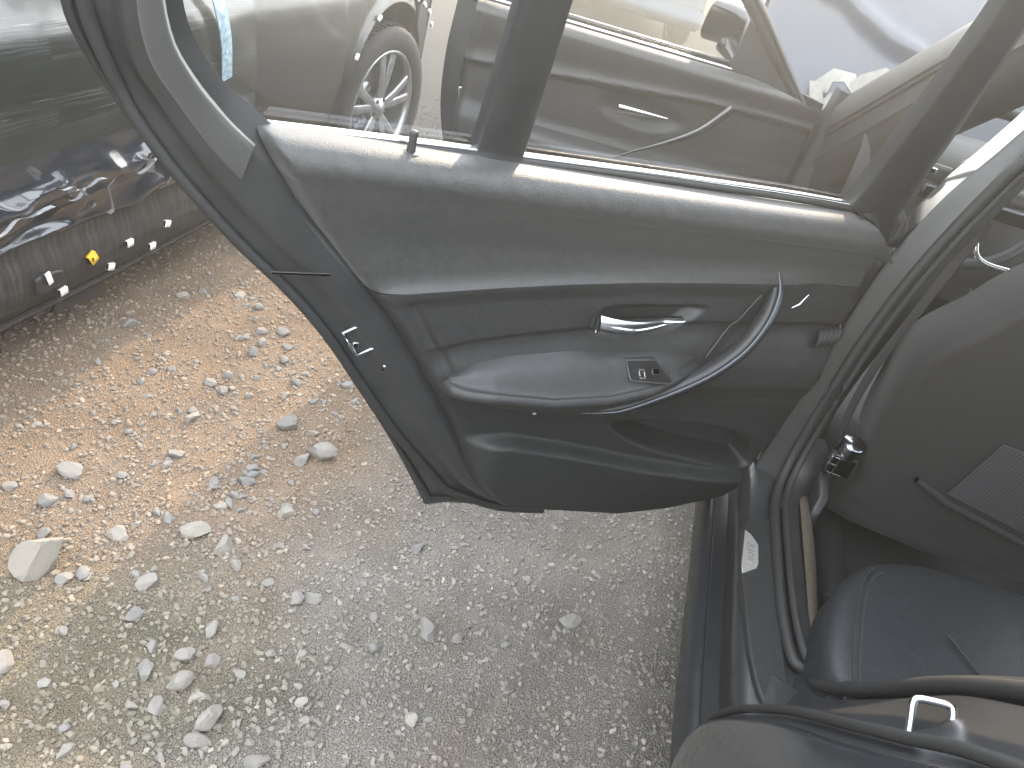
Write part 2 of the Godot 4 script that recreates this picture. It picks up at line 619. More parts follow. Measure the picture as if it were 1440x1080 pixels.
	var r2 := V2([.43, .262, .526, .275, .618, .315, .634, .326, .645, .337, .66, .353, .735, .437, .81, .536, .875, .628, .935, .698, 1.0, .76, 1.06, .826, 1.095, .87, 1.121, .911, 1.142, .963, 1.156, 1.018, 1.15, 1.07, 1.12, 1.16, 1.045, 1.265, .905, 1.35, .7, 1.395, .35, 1.415, .13, 1.395])
	var r3 := V2([.45, .285, .54, .298, .6, .335, .612, .346, .622, .356, .635, .372, .70, .46, .775, .57, .835, .648, .885, .705, .935, .755, .986, .802, 1.012, .828, 1.040, .858, 1.082, .911, 1.115, .966, 1.122, 1.05, 1.09, 1.15, 1.02, 1.25, .89, 1.33, .7, 1.37, .35, 1.388, .155, 1.37])
	var r4 := V2([.46, .31, .549, .322, .574, .34, .585, .35, .596, .362, .61, .382, .66, .46, .735, .58, .80, .668, .86, .735, .92, .80, .965, .862, .995, .893, 1.03, .922, 1.062, .961, 1.085, 1.008, 1.09, 1.08, 1.058, 1.165, .99, 1.235, .87, 1.305, .7, 1.34, .35, 1.355, .165, 1.335])
	put("door_shell", MB.new().loft_hard([rail(r1, -.012), rail(r1, .008), rail(r1, .012, 4)]).loft([rail(r1, .012), rail(r1, .0145), rail(V2mix(r1, r2, .28), .018), rail(V2mix(r1, r2, .62), .024), rail(V2mix(r1, r2, .85), .034), rail(r2, .040)]).loft([rail(r2, .040), rail(V2mix(r2, r3, .25), .040), rail(V2mix(r2, r3, .6), .043), rail(V2mix(r2, r3, .8), .050), rail(r3, .055), rail(V2mix(r3, r4, .3), .058), rail(V2mix(r3, r4, .8), .060), rail(r4, .060), rail(V2mix(r3, r4, 1.5), .046)]), M.paint_dull, door)
	var back := PackedVector2Array()
	for q in smooth2(V2mix(r3, r4, .8), 4).slice(4, 52):
		back.append(q)
	back.append_array(V2([.98, .900, .6, .902, .1, .905, .02, .88, .0, .6, .02, .40, .08, .34, .3, .30, .45, .305]))
	put("inner_shell", MB.new().prism(back, -.004, .020, .004, func(a: float, b: float, d: float): return D(a, b, d)), M.paint_dull, door)
	put("shut_seal", MB.new().tube(rail(V2mix(r1, r2, .93), .044), .0075, 8, .8, Vector3(0, 0, 1)), M.rubber, door)
	put("edge_seal", MB.new().tube(rail(V2mix(r1, r2, .30), .021), .004, 6, .8, Vector3(0, 0, 1)), M.rubber, door)
	var i0 := 12
	var up4 := r4.slice(i0)
	var up5 := V2([.986, .903, 1.014, .931, 1.048, .968, 1.072, 1.010, 1.078, 1.078, 1.045, 1.16, .98, 1.228, .865, 1.293, .7, 1.327, .35, 1.342, .175, 1.322])
	var up7 := V2mix(up4, up5, .85)
	put("frame_cover", MB.new().loft([rail(V2mix(r3.slice(i0), up4, .35), .0585), rail(V2mix(r3.slice(i0), up4, .5), .0655), rail(V2mix(r3.slice(i0), up4, .92), .067), rail(up4, .066), rail(V2mix(up4, up7, .12), .063)]), M.vinyl_frame, door)
	put("frame_reveal", MB.new().loft([rail(V2mix(up4, up7, .12), .063), rail(V2mix(up4, up7, .5), .050), rail(up7, .028)]).loft([rail(up7, .028), rail(up7, .016)]), M.reveal, door)  # chamfer given the lighter colour so it looks sunlit
	var up6 := V2mix(up4, up7, 1.14)
	put("glass_run", MB.new().loft([rail(up7, .027), rail(V2mix(up7, up6, .5), .0275), rail(up6, .024), rail(up6, .012)]), M.rubber, door)
	# outer skin below the belt
	var skin := PackedVector2Array()
	for q in smooth2(r1, 4).slice(0, 53):
		skin.append(q)
	skin.append_array(V2([1.10, .89, .6, .893, .1, .893, -.01, .88, -.03, .6, -.02, .30, .15, .23]))
	put("outer_skin", MB.new().prism(skin, -.030, -.008, .006, func(a: float, b: float, d: float): return D(a, minf(b, 1.0), d)), M.paint, door)
	put("hinge_face", MB.new().loft([rail(V2([.07, .31, .02, .40, 0, .535, .002, .711, .02, .883, .085, .925]), .072), rail(V2([.07, .30, .01, .40, -.012, .535, -.012, .711, -.012, .86, .02, .925]), .045), rail(V2([.03, .30, -.01, .40, -.022, .535, -.022, .711, -.022, .86, -.01, .925]), -.01)]), M.paint_dull, door)
	put("bottom_face", MB.new().loft([rail(V2([.56, .318, .431, .296, .288, .276, .178, .285, .103, .306, .06, .326]), .056), rail(V2([.56, .29, .431, .262, .288, .25, .178, .25, .103, .26, .03, .29]), .02), rail(V2([.6, .256, .431, .234, .288, .23, .178, .235, .103, .24, .0, .27]), -.012)]), M.paint_dull, door)
	# glass, divider, front upright
	var g1 := PackedVector2Array()
	for q in V2([.665, .905, .685, 1.13, .715, 1.34, .45, 1.35, .155, 1.33, .115, 1.22, .085, .905]):
		g1.append(q)
	put("door_glass", flat_pane(g1, .024), M.pane, door)
	var g2 := V2([.99, .895])
	g2.append_array(up5)
	g2 = g2.slice(0, 9)
	g2.append_array(V2([.735, 1.33, .735, 1.12, .715, .895]))
	put("quarter_glass", flat_pane(g2, .026), M.pane, door)
	var dl := V2([.735, .899, .7265, .918, .7275, .95, .735, 1.112, .752, 1.35])
	var dr := V2([.647, .899, .657, .918, .660, .95, .675, 1.125, .70, 1.35])
	put("divider_bar", MB.new().loft([rail(dl, .018), rail(dl, .040), rail(V2mix(dl, dr, .07), .048), rail(V2mix(dl, dr, .3), .052), rail(V2mix(dl, dr, .7), .052), rail(V2mix(dl, dr, .93), .048), rail(dr, .040), rail(dr, .018)]), M.plastic_soft, door)
	var fl := V2([.086, .915, .088, .95, .096, 1.08, .108, 1.219, .13, 1.36])
	var fr := V2([-.036, .868, -.020, .95, .004, 1.08, .044, 1.235, .08, 1.40])
	put("front_upright", MB.new().loft([rail(fl, .02), rail(fl, .044), rail(V2mix(fl, fr, .05), .049), rail(V2mix(fl, fr, .35), .052), rail(V2mix(fl, fr, .75), .050), rail(V2mix(fl, fr, .95), .046), rail(fr, .036), rail(fr, -.01)]), M.plastic_soft, door)
	put("corner_cap", MB.new().loft([rail(V2([.088, .928, .07, .91, .045, .885, .02, .868]), .050), rail(V2([.086, .920, .055, .905, .02, .885, -.036, .868]), .072), rail(V2([.075, .88, .05, .87, .02, .86, -.02, .855]), .090)]), M.plastic_soft, door)
	# belt seals
	var bl := []
	for q in smooth2(V2([.990, .913, .879, .917, .72, .9215, .482, .926, .229, .929, .085, .927]), 6):
		bl.append(D(q.x, q.y, .036))
	put("belt_strip", MB.new().sweep(bl, [Vector2(-.007, -.004), Vector2(.007, -.004), Vector2(.007, .001), Vector2(.004, .0035), Vector2(-.003, .0035), Vector2(-.007, .001)]), M.chrome, door)
	var bs := []
	for q in bl:
		bs.append(q + Vector3(0, -.006, .008))
	put("belt_seal", MB.new().tube(bs, .005, 6), M.rubber, door)
	# latch in the shut face
	var lp := V2([.857, .640, .832, .655, .808, .622, .833, .606])
	var lat := hold("latch", door)
	put_in("latch_plate", MB.new().prism(lp, .046, .0505, .002, func(a: float, b: float, d: float): return D(a, b, d)), M.rubber, door, lat)
	put_in("latch_rim", MB.new().tube([D(.833, .656, .051), D(.858, .641, .052), D(.847, .622, .052), D(.834, .604, .052), D(.821, .612, .052), D(.806, .621, .052)], .0030, 8), M.steel, door, lat)
	put_in("latch_rim", MB.new().tube([D(.833, .656, .050), D(.820, .639, .050), D(.806, .621, .051)], .0016, 6), M.paint_dull, door, lat)
	put_in("latch_pawl", MB.new().box(D(.838, .622, .052), Vector3(.008, .008, .004), .001), M.plate, door, lat)
	door.remove_child(lat)
	lat.free()
	put("access_hole", MB.new().box(D(.787, .584, .048), Vector3(.014, .014, .008), .002), M.rubber, door)
	put("access_screw", MB.new().lathe([Vector2(0, .003), Vector2(.004, .002), Vector2(.005, 0)], D(.789, .586, .052), Vector3(0, 0, 1), 10), M.steel, door)
	put("trim_clip", MB.new().box(D(.548, .536, .098), Vector3(.005, .0022, .003), .0005), M.white_print, door)
	put("shell_step", MB.new().box(D(.925, .733, .058), Vector3(.075, .004, .004), .001, Basis(Vector3(0, 0, 1), .05)), M.paint_dull, door)


func put_in(called: String, m: MB, mt: Material, door: Node3D, _group: Node3D) -> void:
	put(called, m, mt, door)


func V2mix(a: PackedVector2Array, b: PackedVector2Array, f: float) -> PackedVector2Array:
	var o := PackedVector2Array()
	for i in a.size():
		o.append(a[i].lerp(b[mini(i, b.size() - 1)], f))
	return o


func flat_pane(p: PackedVector2Array, w: float) -> MB:
	var m := MB.new()
	var tri := Geometry2D.triangulate_polygon(p)
	var nn := Vector3(0, -.28, 1).normalized()
	for q in p:
		m.v.append(Vector3(-q.x, q.y, w + .28 * (q.y - .925)))
		m.n.append(nn)
		m.t.append(q)
	m.ix = tri
	return m


func build_front_door(car: Node3D) -> void:
	var door := door_node("front_door", car, TH_FRONT, -1.12)
	door.set_meta("label", "front door open ahead of the rear door")
	var ra := V2([1.10, .72, 1.068, .755, .748, .787, .337, .824, .05, .83])
	var grip := V2([.70, .555, .619, .579, .511, .647, .42, .70, .345, .755, .285, .833])
	var tw := func(u: float, v: float) -> float:
		var r := lut(ra, u)
		var w := .078
		if v > r:
			w += .016 * ss(.2, 1.0, (v - r) / (.885 - r)) + .012 * exp(-(v - r) / .015)
		else:
			w = lerpf(.090, .070, ss(0.0, .012, r - v))
			w += .02 * ss(.66, .60, v) - .03 * ss(.56, .52, v) + .02 * ss(.44, .42, v)
			w -= .018 * ss(.11, .05, Vector2((u - .515) * .75, (v - .745) * 2.2).length())
		w -= .03 * pow(ss(.03, 0.0, 1.045 - u), 2)
		return w
	var rear := V2([.28, .98, .45, 1.02, .6, 1.04, .8, 1.045, .93, 1.04])
	put("trim_panel", MB.new().grid(func(a: float, b: float):
		var v := lerpf(.28, .89, b)
		var u := lerpf(lut(rear, v), .03, a)
		return D(u, v, tw.call(u, v)), 90, 90), M.vinyl_in, door)
	put("shoulder_pad", MB.new().grid(func(a: float, b: float):
		var g: float = b * PI / 2
		var v := .887 + .026 * sin(g)
		return D(lerpf(1.04, .06 + .2 * b, a), v - .010 * ss(.5, 1.0, 1.0 - a) * 0.0, lerpf(.0945, .045, 1.0 - cos(g))), 40, 12), M.vinyl, door)
	var bl := []
	for i in 21:
		bl.append(D(lerpf(1.05, .28, i / 20.0), .917, .036))
	put("belt_strip", MB.new().tube(bl, .0055, 6), M.chrome, door)
	put("inner_handle", MB.new().grid(func(a: float, b: float):
		var u := lerpf(.590, .444, a)
		var g: float = TAU * b
		var h := .011 * pow(1.0 - a, .8) + .002
		return D(u, .745 + .010 * a + h * sin(g), .094 + .006 * cos(g)), 24, 12, false, true), M.chrome, door)
	var gp := []
	var gr := []
	for q in smooth2(grip, 6):
		gp.append(D(q.x, q.y, .118))
	for i in gp.size():
		gr.append(.003 + .009 * ss(.3, .85, float(i) / gp.size()))
	put("pull_handle", MB.new().tube(gp, gr, 10, .6, Vector3(0, 0, 1)), M.gloss, door)
	put("armrest", MB.new().grid(func(a: float, b: float):
		var u := lerpf(.95, .40, a)
		var g := b * PI
		var wd: float = .055 * sin(PI * clampf(a * .9 + .08, 0, 1))
		return D(u, .60 + .035 * cos(g), .07 + wd * sin(g) * 1.3), 30, 14), M.vinyl_in, door)
	# shell edge and outer skin
	var ed := V2([.98, .25, 1.04, .45, 1.085, .6, 1.10, .75, 1.095, .90])
	var ei := V2([.96, .28, 1.01, .45, 1.035, .6, 1.045, .75, 1.04, .90])
	put("door_shell", MB.new().loft([rail(ed, -.015), rail(ed, .012), rail(V2mix(ed, ei, .4), .02), rail(V2mix(ed, ei, .55), .036), rail(ei, .05)]), M.paint_dull, door)
	put("outer_skin", MB.new().prism(V2([.98, .25, 1.04, .45, 1.085, .6, 1.10, .75, 1.095, .93, .6, .93, .2, .93, -.01, .89, -.02, .6, 0, .28, .4, .24]), -.03, -.01, .006, func(a: float, b: float, d: float): return D(a, minf(b, .93), d)), M.paint, door)
	put("latch", MB.new().prism(V2([1.045, .675, 1.012, .68, 1.004, .646, 1.036, .640]), .046, .056, .003, func(a: float, b: float, d: float): return D(a, b, d)), M.steel, door)
	put("latch_slot", MB.new().prism(V2([1.040, .671, 1.017, .674, 1.010, .651, 1.032, .647]), .050, .058, .002, func(a: float, b: float, d: float): return D(a, b, d)), M.rubber, door)
	# window frame: front slanted member, roof rail, rear upright
	var fo := V2([.02, .86, .034, .863, .153, .970, .312, 1.107, .55, 1.27, .75, 1.36, .93, 1.40, 1.00, 1.38, 1.05, 1.2, 1.095, .92])
	var fi := V2([.08, .86, .10, .885, .205, .960, .365, 1.092, .58, 1.235, .76, 1.315, .90, 1.345, .945, 1.33, .985, 1.18, 1.015, .92])
	put("window_frame", MB.new().loft([rail(fo, -.01), rail(fo, .03), rail(V2mix(fo, fi, .2), .045), rail(V2mix(fo, fi, .5), .045), rail(V2mix(fo, fi, .55), .056), rail(V2mix(fo, fi, .95), .052), rail(fi, .04), rail(fi, .015)]), M.plastic_soft, door)
	put("frame_seal", MB.new().tube(rail(V2mix(fo, fi, .3), .05), .005, 6, .8, Vector3(0, 0, 1)), M.rubber, door)
	var gl := V2([1.02, .905])
	var rv := fi.duplicate()
	rv.reverse()
	gl.append_array(rv.slice(0, 9))
	gl.append_array(V2([.28, .905]))
	put("door_glass", flat_pane(gl, .02), M.pane_clear, door)
	put("mirror_sail", MB.new().prism(V2([.10, .885, .30, .905, .31, .925, .32, 1.05, .24, 1.0]), .012, .042, .004, func(a: float, b: float, d: float): return D(a, b, d)), M.plastic_soft, door)
	# outside mirror
	put("mirror_arm", MB.new().tube([D(.27, .93, -.0), D(.29, .945, -.06), D(.32, .965, -.10)], [.03, .026, .03], 12), M.gloss, door)
	put("mirror_housing", MB.new().grid(func(a: float, b: float):
		var g: float = TAU * a
		var e := cos(g)
		var f := sin(g)
		var sx := signf(e) * pow(absf(e), .6)
		var sy := signf(f) * pow(absf(f), .6)
		var k := pow(sin(PI * clampf(b * .5 + .5, 0.0, 1.0)), .45) if b > .02 else 1.0
		k = pow(1.0 - pow(b, 3.0), .5)
		return D(.345 - .0 * b + .062 * sx * k - .03 * b, 1.012 + .060 * sy * k, -.17 + .10 * sx * k * .9 + 0.0 * b) + Vector3(.09 * b, 0, 0.02 * b), 28, 12, true), M.gloss, door)


# ---------------------------------------------------------------- own car body
func build_sedan() -> void:
	var car := hold("sedan")
	tag(car, "black sedan with its front and rear doors open, seen into the cabin", "car")
	build_rear_door(car)
	# sill: stepped profile run along the car
	var prof := [[.035, .17], [.0, .19], [-.006, .215], [-.003, .245], [.004, .258], [.018, .262], [.022, .256]]
	var prof2 := [[.0225, .2575], [.046, .2580], [.049, .264], [.047, .30], [.040, .325], [.030, .345], [.027, .365], [.032, .378], [.044, .384], [.078, .385], [.12, .383]]
	for k in 2:
		var rails := []
		for q in (prof if k == 0 else prof2):
			var r := []
			for i in 41:
				var z := lerpf(-1.15, .64, i / 40.0)
				var rear := ss(.46, .64, z)
				r.append(Vector3(q[0] + .004 * rear, q[1] + (.0 if k == 0 else .0), z))
			rails.append(r)
		put("sill_skirt" if k == 0 else "body_sill", MB.new().loft(rails), M.skirt if k == 0 else M.paint_dull, car)
	# sill trim plate with badge
	var trim := hold("sill_trim", car)
	put("trim_strip", MB.new().prism(smooth2(V2([.020, .262, .030, .225, .060, .205, .085, .20, .088, .40, .098, .54, .112, .60, .062, .60, .040, .52, .030, .42, .022, .34]), 4, true), .380, .3945, .004, func(a: float, b: float, d: float): return Vector3(a, d, b)), M.plastic, trim)
	put("badge_plate", MB.new().prism(V2([.029, .252, .040, .258, .053, .278, .0535, .325, .050, .339, .026, .363, .024, .34]), .3935, .3962, .001, func(a: float, b: float, d: float): return Vector3(a, d, b)), M.plate, trim)
	var tm := TextMesh.new()
	tm.text = "BMW"
	var sf := SystemFont.new()
	sf.font_names = PackedStringArray(["Droid Sans"])
	sf.font_weight = 700
	tm.font = sf
	tm.font_size = 32
	tm.pixel_size = .0006
	tm.depth = .0012
	var bt := put("badge_lettering", tm, M.engrave, trim)
	bt.transform = Transform3D(Basis(Vector3(0, 0, 1), Vector3(1, 0, 0), Vector3(0, 1, 0)) if false else Basis(Vector3(0, 0, 1), Vector3(1, 0, 0), Vector3(0, 1, 0)), Vector3(.0385, .3968, .307))
	put("trim_tail", MB.new().box(Vector3(.083, .392, .60), Vector3(.045, .010, .10), .004, Basis(Vector3.UP, -.25)), M.plastic, trim)
	# quarter panel: edge of the door opening, wing behind it, shut face in front of it
	var E := smooth2(V2([.205, .675, .246, .627, .30, .612, .388, .649, .537, .750, .655, .848, .739, .916, .809, .971, .88, 1.04, .95, 1.13]), 5)
	var S := smooth2(V2([.372, .47, .382, .50, .40, .540, .45, .598, .587, .694, .689, .761, .769, .83, .835, .89, .90, .97, .96, 1.08]), 5)
	var ne := E.size() - 1
	put("quarter_panel", MB.new().grid(func(a: float, b: float):
		var q := E[roundi(a * ne)]
		var zt := 1.26 - sqrt(maxf(.0, .35 * .35 - pow(q.x - .31, 2))) if q.x < .655 else 1.26 + (q.x - .655) * 4.0
		zt = maxf(zt, q.y + .06)
		var nrm := Vector2(-.55, .83)
		var round_: float = .010 * (1.0 - sqrt(maxf(0.0, 1.0 - pow(1.0 - minf(b * 6.0, 1.0), 2))))
		return Vector3(-.004 + round_ - .030 * sin(PI * .5 * b), q.x, lerpf(q.y, zt, b * b * .7 + b * .3)), ne, 26), M.wing, car)
	for i in 8:
		var sc := []
		for j in 5:
			var q := E[4 + i + (1 if j > 2 else 0)]
			sc.append(Vector3(-.0065 - .003 * j, q.x - .004 * j * sin(i * 1.7), q.y + .010 + .012 * j))
		put("scratch", MB.new().tube(sc, .0007 + .0004 * (i % 3), 5), M.primer, car)
	put("shut_face", MB.new().grid(func(a: float, b: float):
		var e := E[roundi(a * ne)]
		var s := S[roundi(a * ne)]
		var step := .012 * ss(.30, .38, b)
		var q := e.lerp(s, b)
		return Vector3(lerpf(.006, .118, b) + .008 * sin(PI * b), q.x + step * .5, q.y + step), ne, 24), M.paint_dull, car)
	var bead := []
	for i in ne + 1:
		var q := E[i].lerp(S[i], .14)
		bead.append(Vector3(.018, q.x + .006, q.y - .003))
	put("shut_edge_seal", MB.new().tube(bead, .0055, 8), M.rubber, car)
	# striker loop on the shut face
	var sa := Vector3(.0584, .6952, .8423)
	var sb := sa + Vector3(.031, .010, .002)
	var leg := Vector3(-.001, .0175, -.0235)
	var loop := smooth3([sa - leg * .6, sa + leg * .4, sa + leg * .86, sa.lerp(sb, .10) + leg * 1.03, sa.lerp(sb, .5) + leg * 1.06, sa.lerp(sb, .90) + leg * 1.03, sb + leg * .86, sb + leg * .4, sb - leg * .6], 4)
	put("striker", MB.new().tube(loop, .0037, 12, 1.0, Vector3(0, .8, .6)), M.steel, car)
	# door opening weatherstrip, double lipped
	var seal := V3([.255, 1.34, .055, .175, 1.10, .055, .147, 1.02, .052, .114, .864, .05, .097, .687, .05, .096, .50, .052, .092, .43, .075, .085, .402, .13, .083, .40, .22, .089, .399, .40, .104, .396, .50])
	for i in range(8, S.size(), 5):
		seal.append(Vector3(.125, S[i].x + .008, S[i].y - .004))
	seal.append_array(V3([.19, 1.10, 1.10, .24, 1.25, .95]))
	var sp := smooth3(seal, 6)
	put("opening_seal", MB.new().tube(sp, .0085, 10), M.rubber, car)
	var sp2 := []
	for q in sp:
		sp2.append(q + Vector3(.019, .004, -.010 if q.z > .45 else -.004))
	put("seal_lip", MB.new().tube(sp2, .0065, 8), M.rubber, car)
	# inner sill side and wheelhouse trim
	var inner := []
	for k in 5:
		var r := []
		for q in sp.slice(30):
			r.append(q + Vector3([.012, .04, .06, .085, .12][k], [.006, .004, -.02, -.06, -.13][k], [-.004, -.012, -.02, -.03, -.04][k]))
		inner.append(r)
	put("inner_trim", MB.new().loft(inner), M.plastic_soft, car)
	put("sill_carpet", MB.new().grid(func(a: float, b: float):
		var z := lerpf(-1.0, .60, a)
		return Vector3(.135 + .075 * b + .01 * sin(z * 9.0) * b, .397 - .15 * b * b, z), 50, 10), M.tan, car)
	# centre pillar
	var py := [.34, .40, .50, .60, .707, .80, .878, .982, 1.10, 1.36]
	var xo := [.046, .052, .058, .062, .064, .068, .076, .100, .146, .236]
	var xs := [.10, .099, .098, .097, .100, .107, .116, .140, .172, .262]
	var xi := [.165, .158, .148, .150, .160, .170, .178, .202, .238, .325]
	var pr := [[], [], [], [], [], [], [], []]
	for i in py.size():
		var o: float = xo[i]
		var s: float = xs[i]
		var n_: float = xi[i]
		pr[0].append(Vector3(o + .002, py[i], -.04))
		pr[1].append(Vector3(o - .006, py[i], -.02))
		pr[2].append(Vector3(o, py[i], .026))
		pr[3].append(Vector3(o + .006, py[i], .031))
		pr[4].append(Vector3(lerpf(o, s, .72), py[i], .036))
		pr[5].append(Vector3(s, py[i], .047))
		pr[6].append(Vector3(lerpf(s, n_, .3), py[i], .050))
		pr[7].append(Vector3(n_, py[i], -.02))
	for k in 8:
		pr[k] = smooth3(pr[k], 4)
	put("pillar_cover", MB.new().loft([pr[0], pr[1], pr[2]]), M.gloss, car)
	put("centre_pillar", MB.new().loft([pr[2], pr[3], pr[4], pr[5]]), M.paint_dull, car)
	var back := []
	for q in pr[7]:
		back.append(q + Vector3(-.03, 0, -.10))
	put("pillar_trim", MB.new().loft([pr[5], pr[6], pr[7], back, pr[0]]), M.plastic, car)
	put("wiring_boot", MB.new().grid(func(a: float, b: float):
		var g: float = TAU * a
		var r := .013 + .0025 * sin(b * TAU * 5.0)
		var c := Vector3(.058, .705, .034).lerp(Vector3(.020, .695, .060), b)
		return c + Vector3(.35 * cos(g) * r, sin(g) * r * 1.3, cos(g) * r), 16, 30, true), M.rubber, car)
	put("door_check", MB.new().box(Vector3(.035, .62, .045), Vector3(.07, .014, .022), .003, Basis(Vector3.UP, .5)), M.rubber, car)
	# roof rail, roof, rear pillar
	put("roof_panel", MB.new().grid(func(a: float, b: float):
		var z := lerpf(-.55, 1.15, b)
		var x := lerpf(.215, 1.60, a)
		return Vector3(x, 1.405 + .03 * sin(PI * a) - .10 * pow(absf(b - .45) * 1.6, 2.0), z), 24, 20), M.paint, car)
	put("roof_lining", MB.new().grid(func(a: float, b: float): return Vector3(lerpf(.25, 1.57, a), 1.33 + .03 * sin(PI * a) - .10 * pow(absf(b - .45) * 1.6, 2.0), lerpf(-.5, 1.1, b)), 10, 10), M.fabric, car)
	put("roof_rail", MB.new().tube(smooth3(V3([.235, 1.29, -.50, .225, 1.37, -.2, .235, 1.385, .05, .24, 1.38, .4, .24, 1.34, .75, .22, 1.22, 1.02, .16, 1.05, 1.18, .10, .93, 1.26]), 6), .032, 10), M.paint, car)
	put("rear_pillar", MB.new().loft([smooth3(V3([.23, 1.34, .78, .215, 1.22, 1.02, .15, 1.05, 1.17, .07, .93, 1.2]), 5), smooth3(V3([.24, 1.33, 1.1, .22, 1.22, 1.35, .15, 1.05, 1.5, .03, .93, 1.55]), 5)]), M.paint, car)
	# windscreen pillar and scuttle
	var ap := smooth3(V3([.045, .865, -1.22, .062, .915, -1.13, .10, 1.02, -.95, .150, 1.16, -.72, .215, 1.31, -.48, .235, 1.36, -.40]), 6)
	var ar := []
	for o in [[.03, .012, -.03], [0, 0, 0], [-.010, -.022, .018], [-.002, -.06, .045], [.010, -.066, .05], [.018, -.11, .075], [.03, -.118, .082], [.05, -.17, .11], [.12, -.18, .06]]:
		var r := []
		for i in ap.size():
			var k := lerpf(1.25, .75, float(i) / (ap.size() - 1))
			r.append(ap[i] + Vector3(o[0], o[1] * k, o[2] * k))
		ar.append(r)
	put("windscreen_pillar", MB.new().loft_hard([ar[0], ar[1]]).loft([ar[1], ar[2], ar[3]]).loft([ar[3], ar[4], ar[5]]).loft([ar[5], ar[6], ar[7], ar[8]]), M.plastic_soft, car)
	put("pillar_seal", MB.new().tube(ar[4], .006, 8), M.rubber, car)
	var hp := []
	for q in [[.028, -1.17], [.034, -1.125], [.05, -1.105], [.15, -1.085], [.20, -1.10], [.24, -1.18]]:
		hp.append(smooth3([Vector3(q[0] + .02, .30, q[1] + .05), Vector3(q[0], .42, q[1]), Vector3(q[0], .70, q[1]), Vector3(q[0] + .015, .95, q[1] + .03)], 5))
	put("hinge_pillar", MB.new().loft(hp), M.paint_dull, car)
	put("windscreen", MB.new().grid(func(a: float, b: float):
		var q: Vector3 = ap[roundi(b * (ap.size() - 1))]
		return Vector3(lerpf(q.x + .02, 1.81 - q.x, a), q.y + .0, q.z - .16 * sin(PI * a)), 12, ap.size() - 1), M.pane_clear, car)
	# far side, floor, firewall, boot: closes the cabin
	put("far_side", MB.new().loft([V3([1.78, .2, -1.2, 1.78, .2, 1.6]), V3([1.80, .6, -1.2, 1.80, .6, 1.6]), V3([1.76, .93, -1.2, 1.76, .93, 1.6])]), M.paint, car)
	put("far_lining", MB.new().loft([V3([1.66, .2, -1.1, 1.66, .2, 1.5]), V3([1.66, .9, -1.1, 1.66, .9, 1.5]), V3([1.75, .93, -1.1, 1.75, .93, 1.5])]), M.vinyl_in, car)
	put("far_pillar", MB.new().box(Vector3(1.66, 1.15, .0), Vector3(.06, .46, .14), .01, Basis(Vector3(0, 0, 1), .28)), M.plastic, car)
	put("far_rear_pillar", MB.new().loft([V3([1.58, 1.34, .85, 1.75, .93, 1.2]), V3([1.58, 1.33, 1.2, 1.76, .93, 1.6])]), M.paint, car)
	put("cabin_floor", MB.new().box(Vector3(.92, .20, .0), Vector3(1.50, .04, 2.2), .01), M.carpet, car)
	put("transmission_tunnel", MB.new().grid(func(a: float, b: float): return Vector3(.92 - .16 * cos(PI * a), .21 + .17 * sin(PI * a), lerpf(-1.0, .6, b)), 12, 2), M.carpet, car)
	put("firewall", MB.new().box(Vector3(.92, .5, -1.18), Vector3(1.66, .72, .04), .01), M.carpet, car)
	put("parcel_shelf", MB.new().box(Vector3(.92, .88, 1.18), Vector3(1.5, .05, .5), .01), M.carpet, car)
	put("boot_lid", MB.new().grid(func(a: float, b: float): return Vector3(lerpf(.02, 1.79, a), .95 - .25 * b * b * b, lerpf(1.4, 2.1, b)), 8, 8), M.paint, car)
	build_seats(car)
	build_dash(car)
	build_hood(car)
	build_front_door(car)
	wheel("rear_wheel", car, Vector3(.10, .315, 1.26), -1.0, 0.0)
	wheel("front_wheel", car, Vector3(.12, .315, -1.55), -1.0, 0.0)


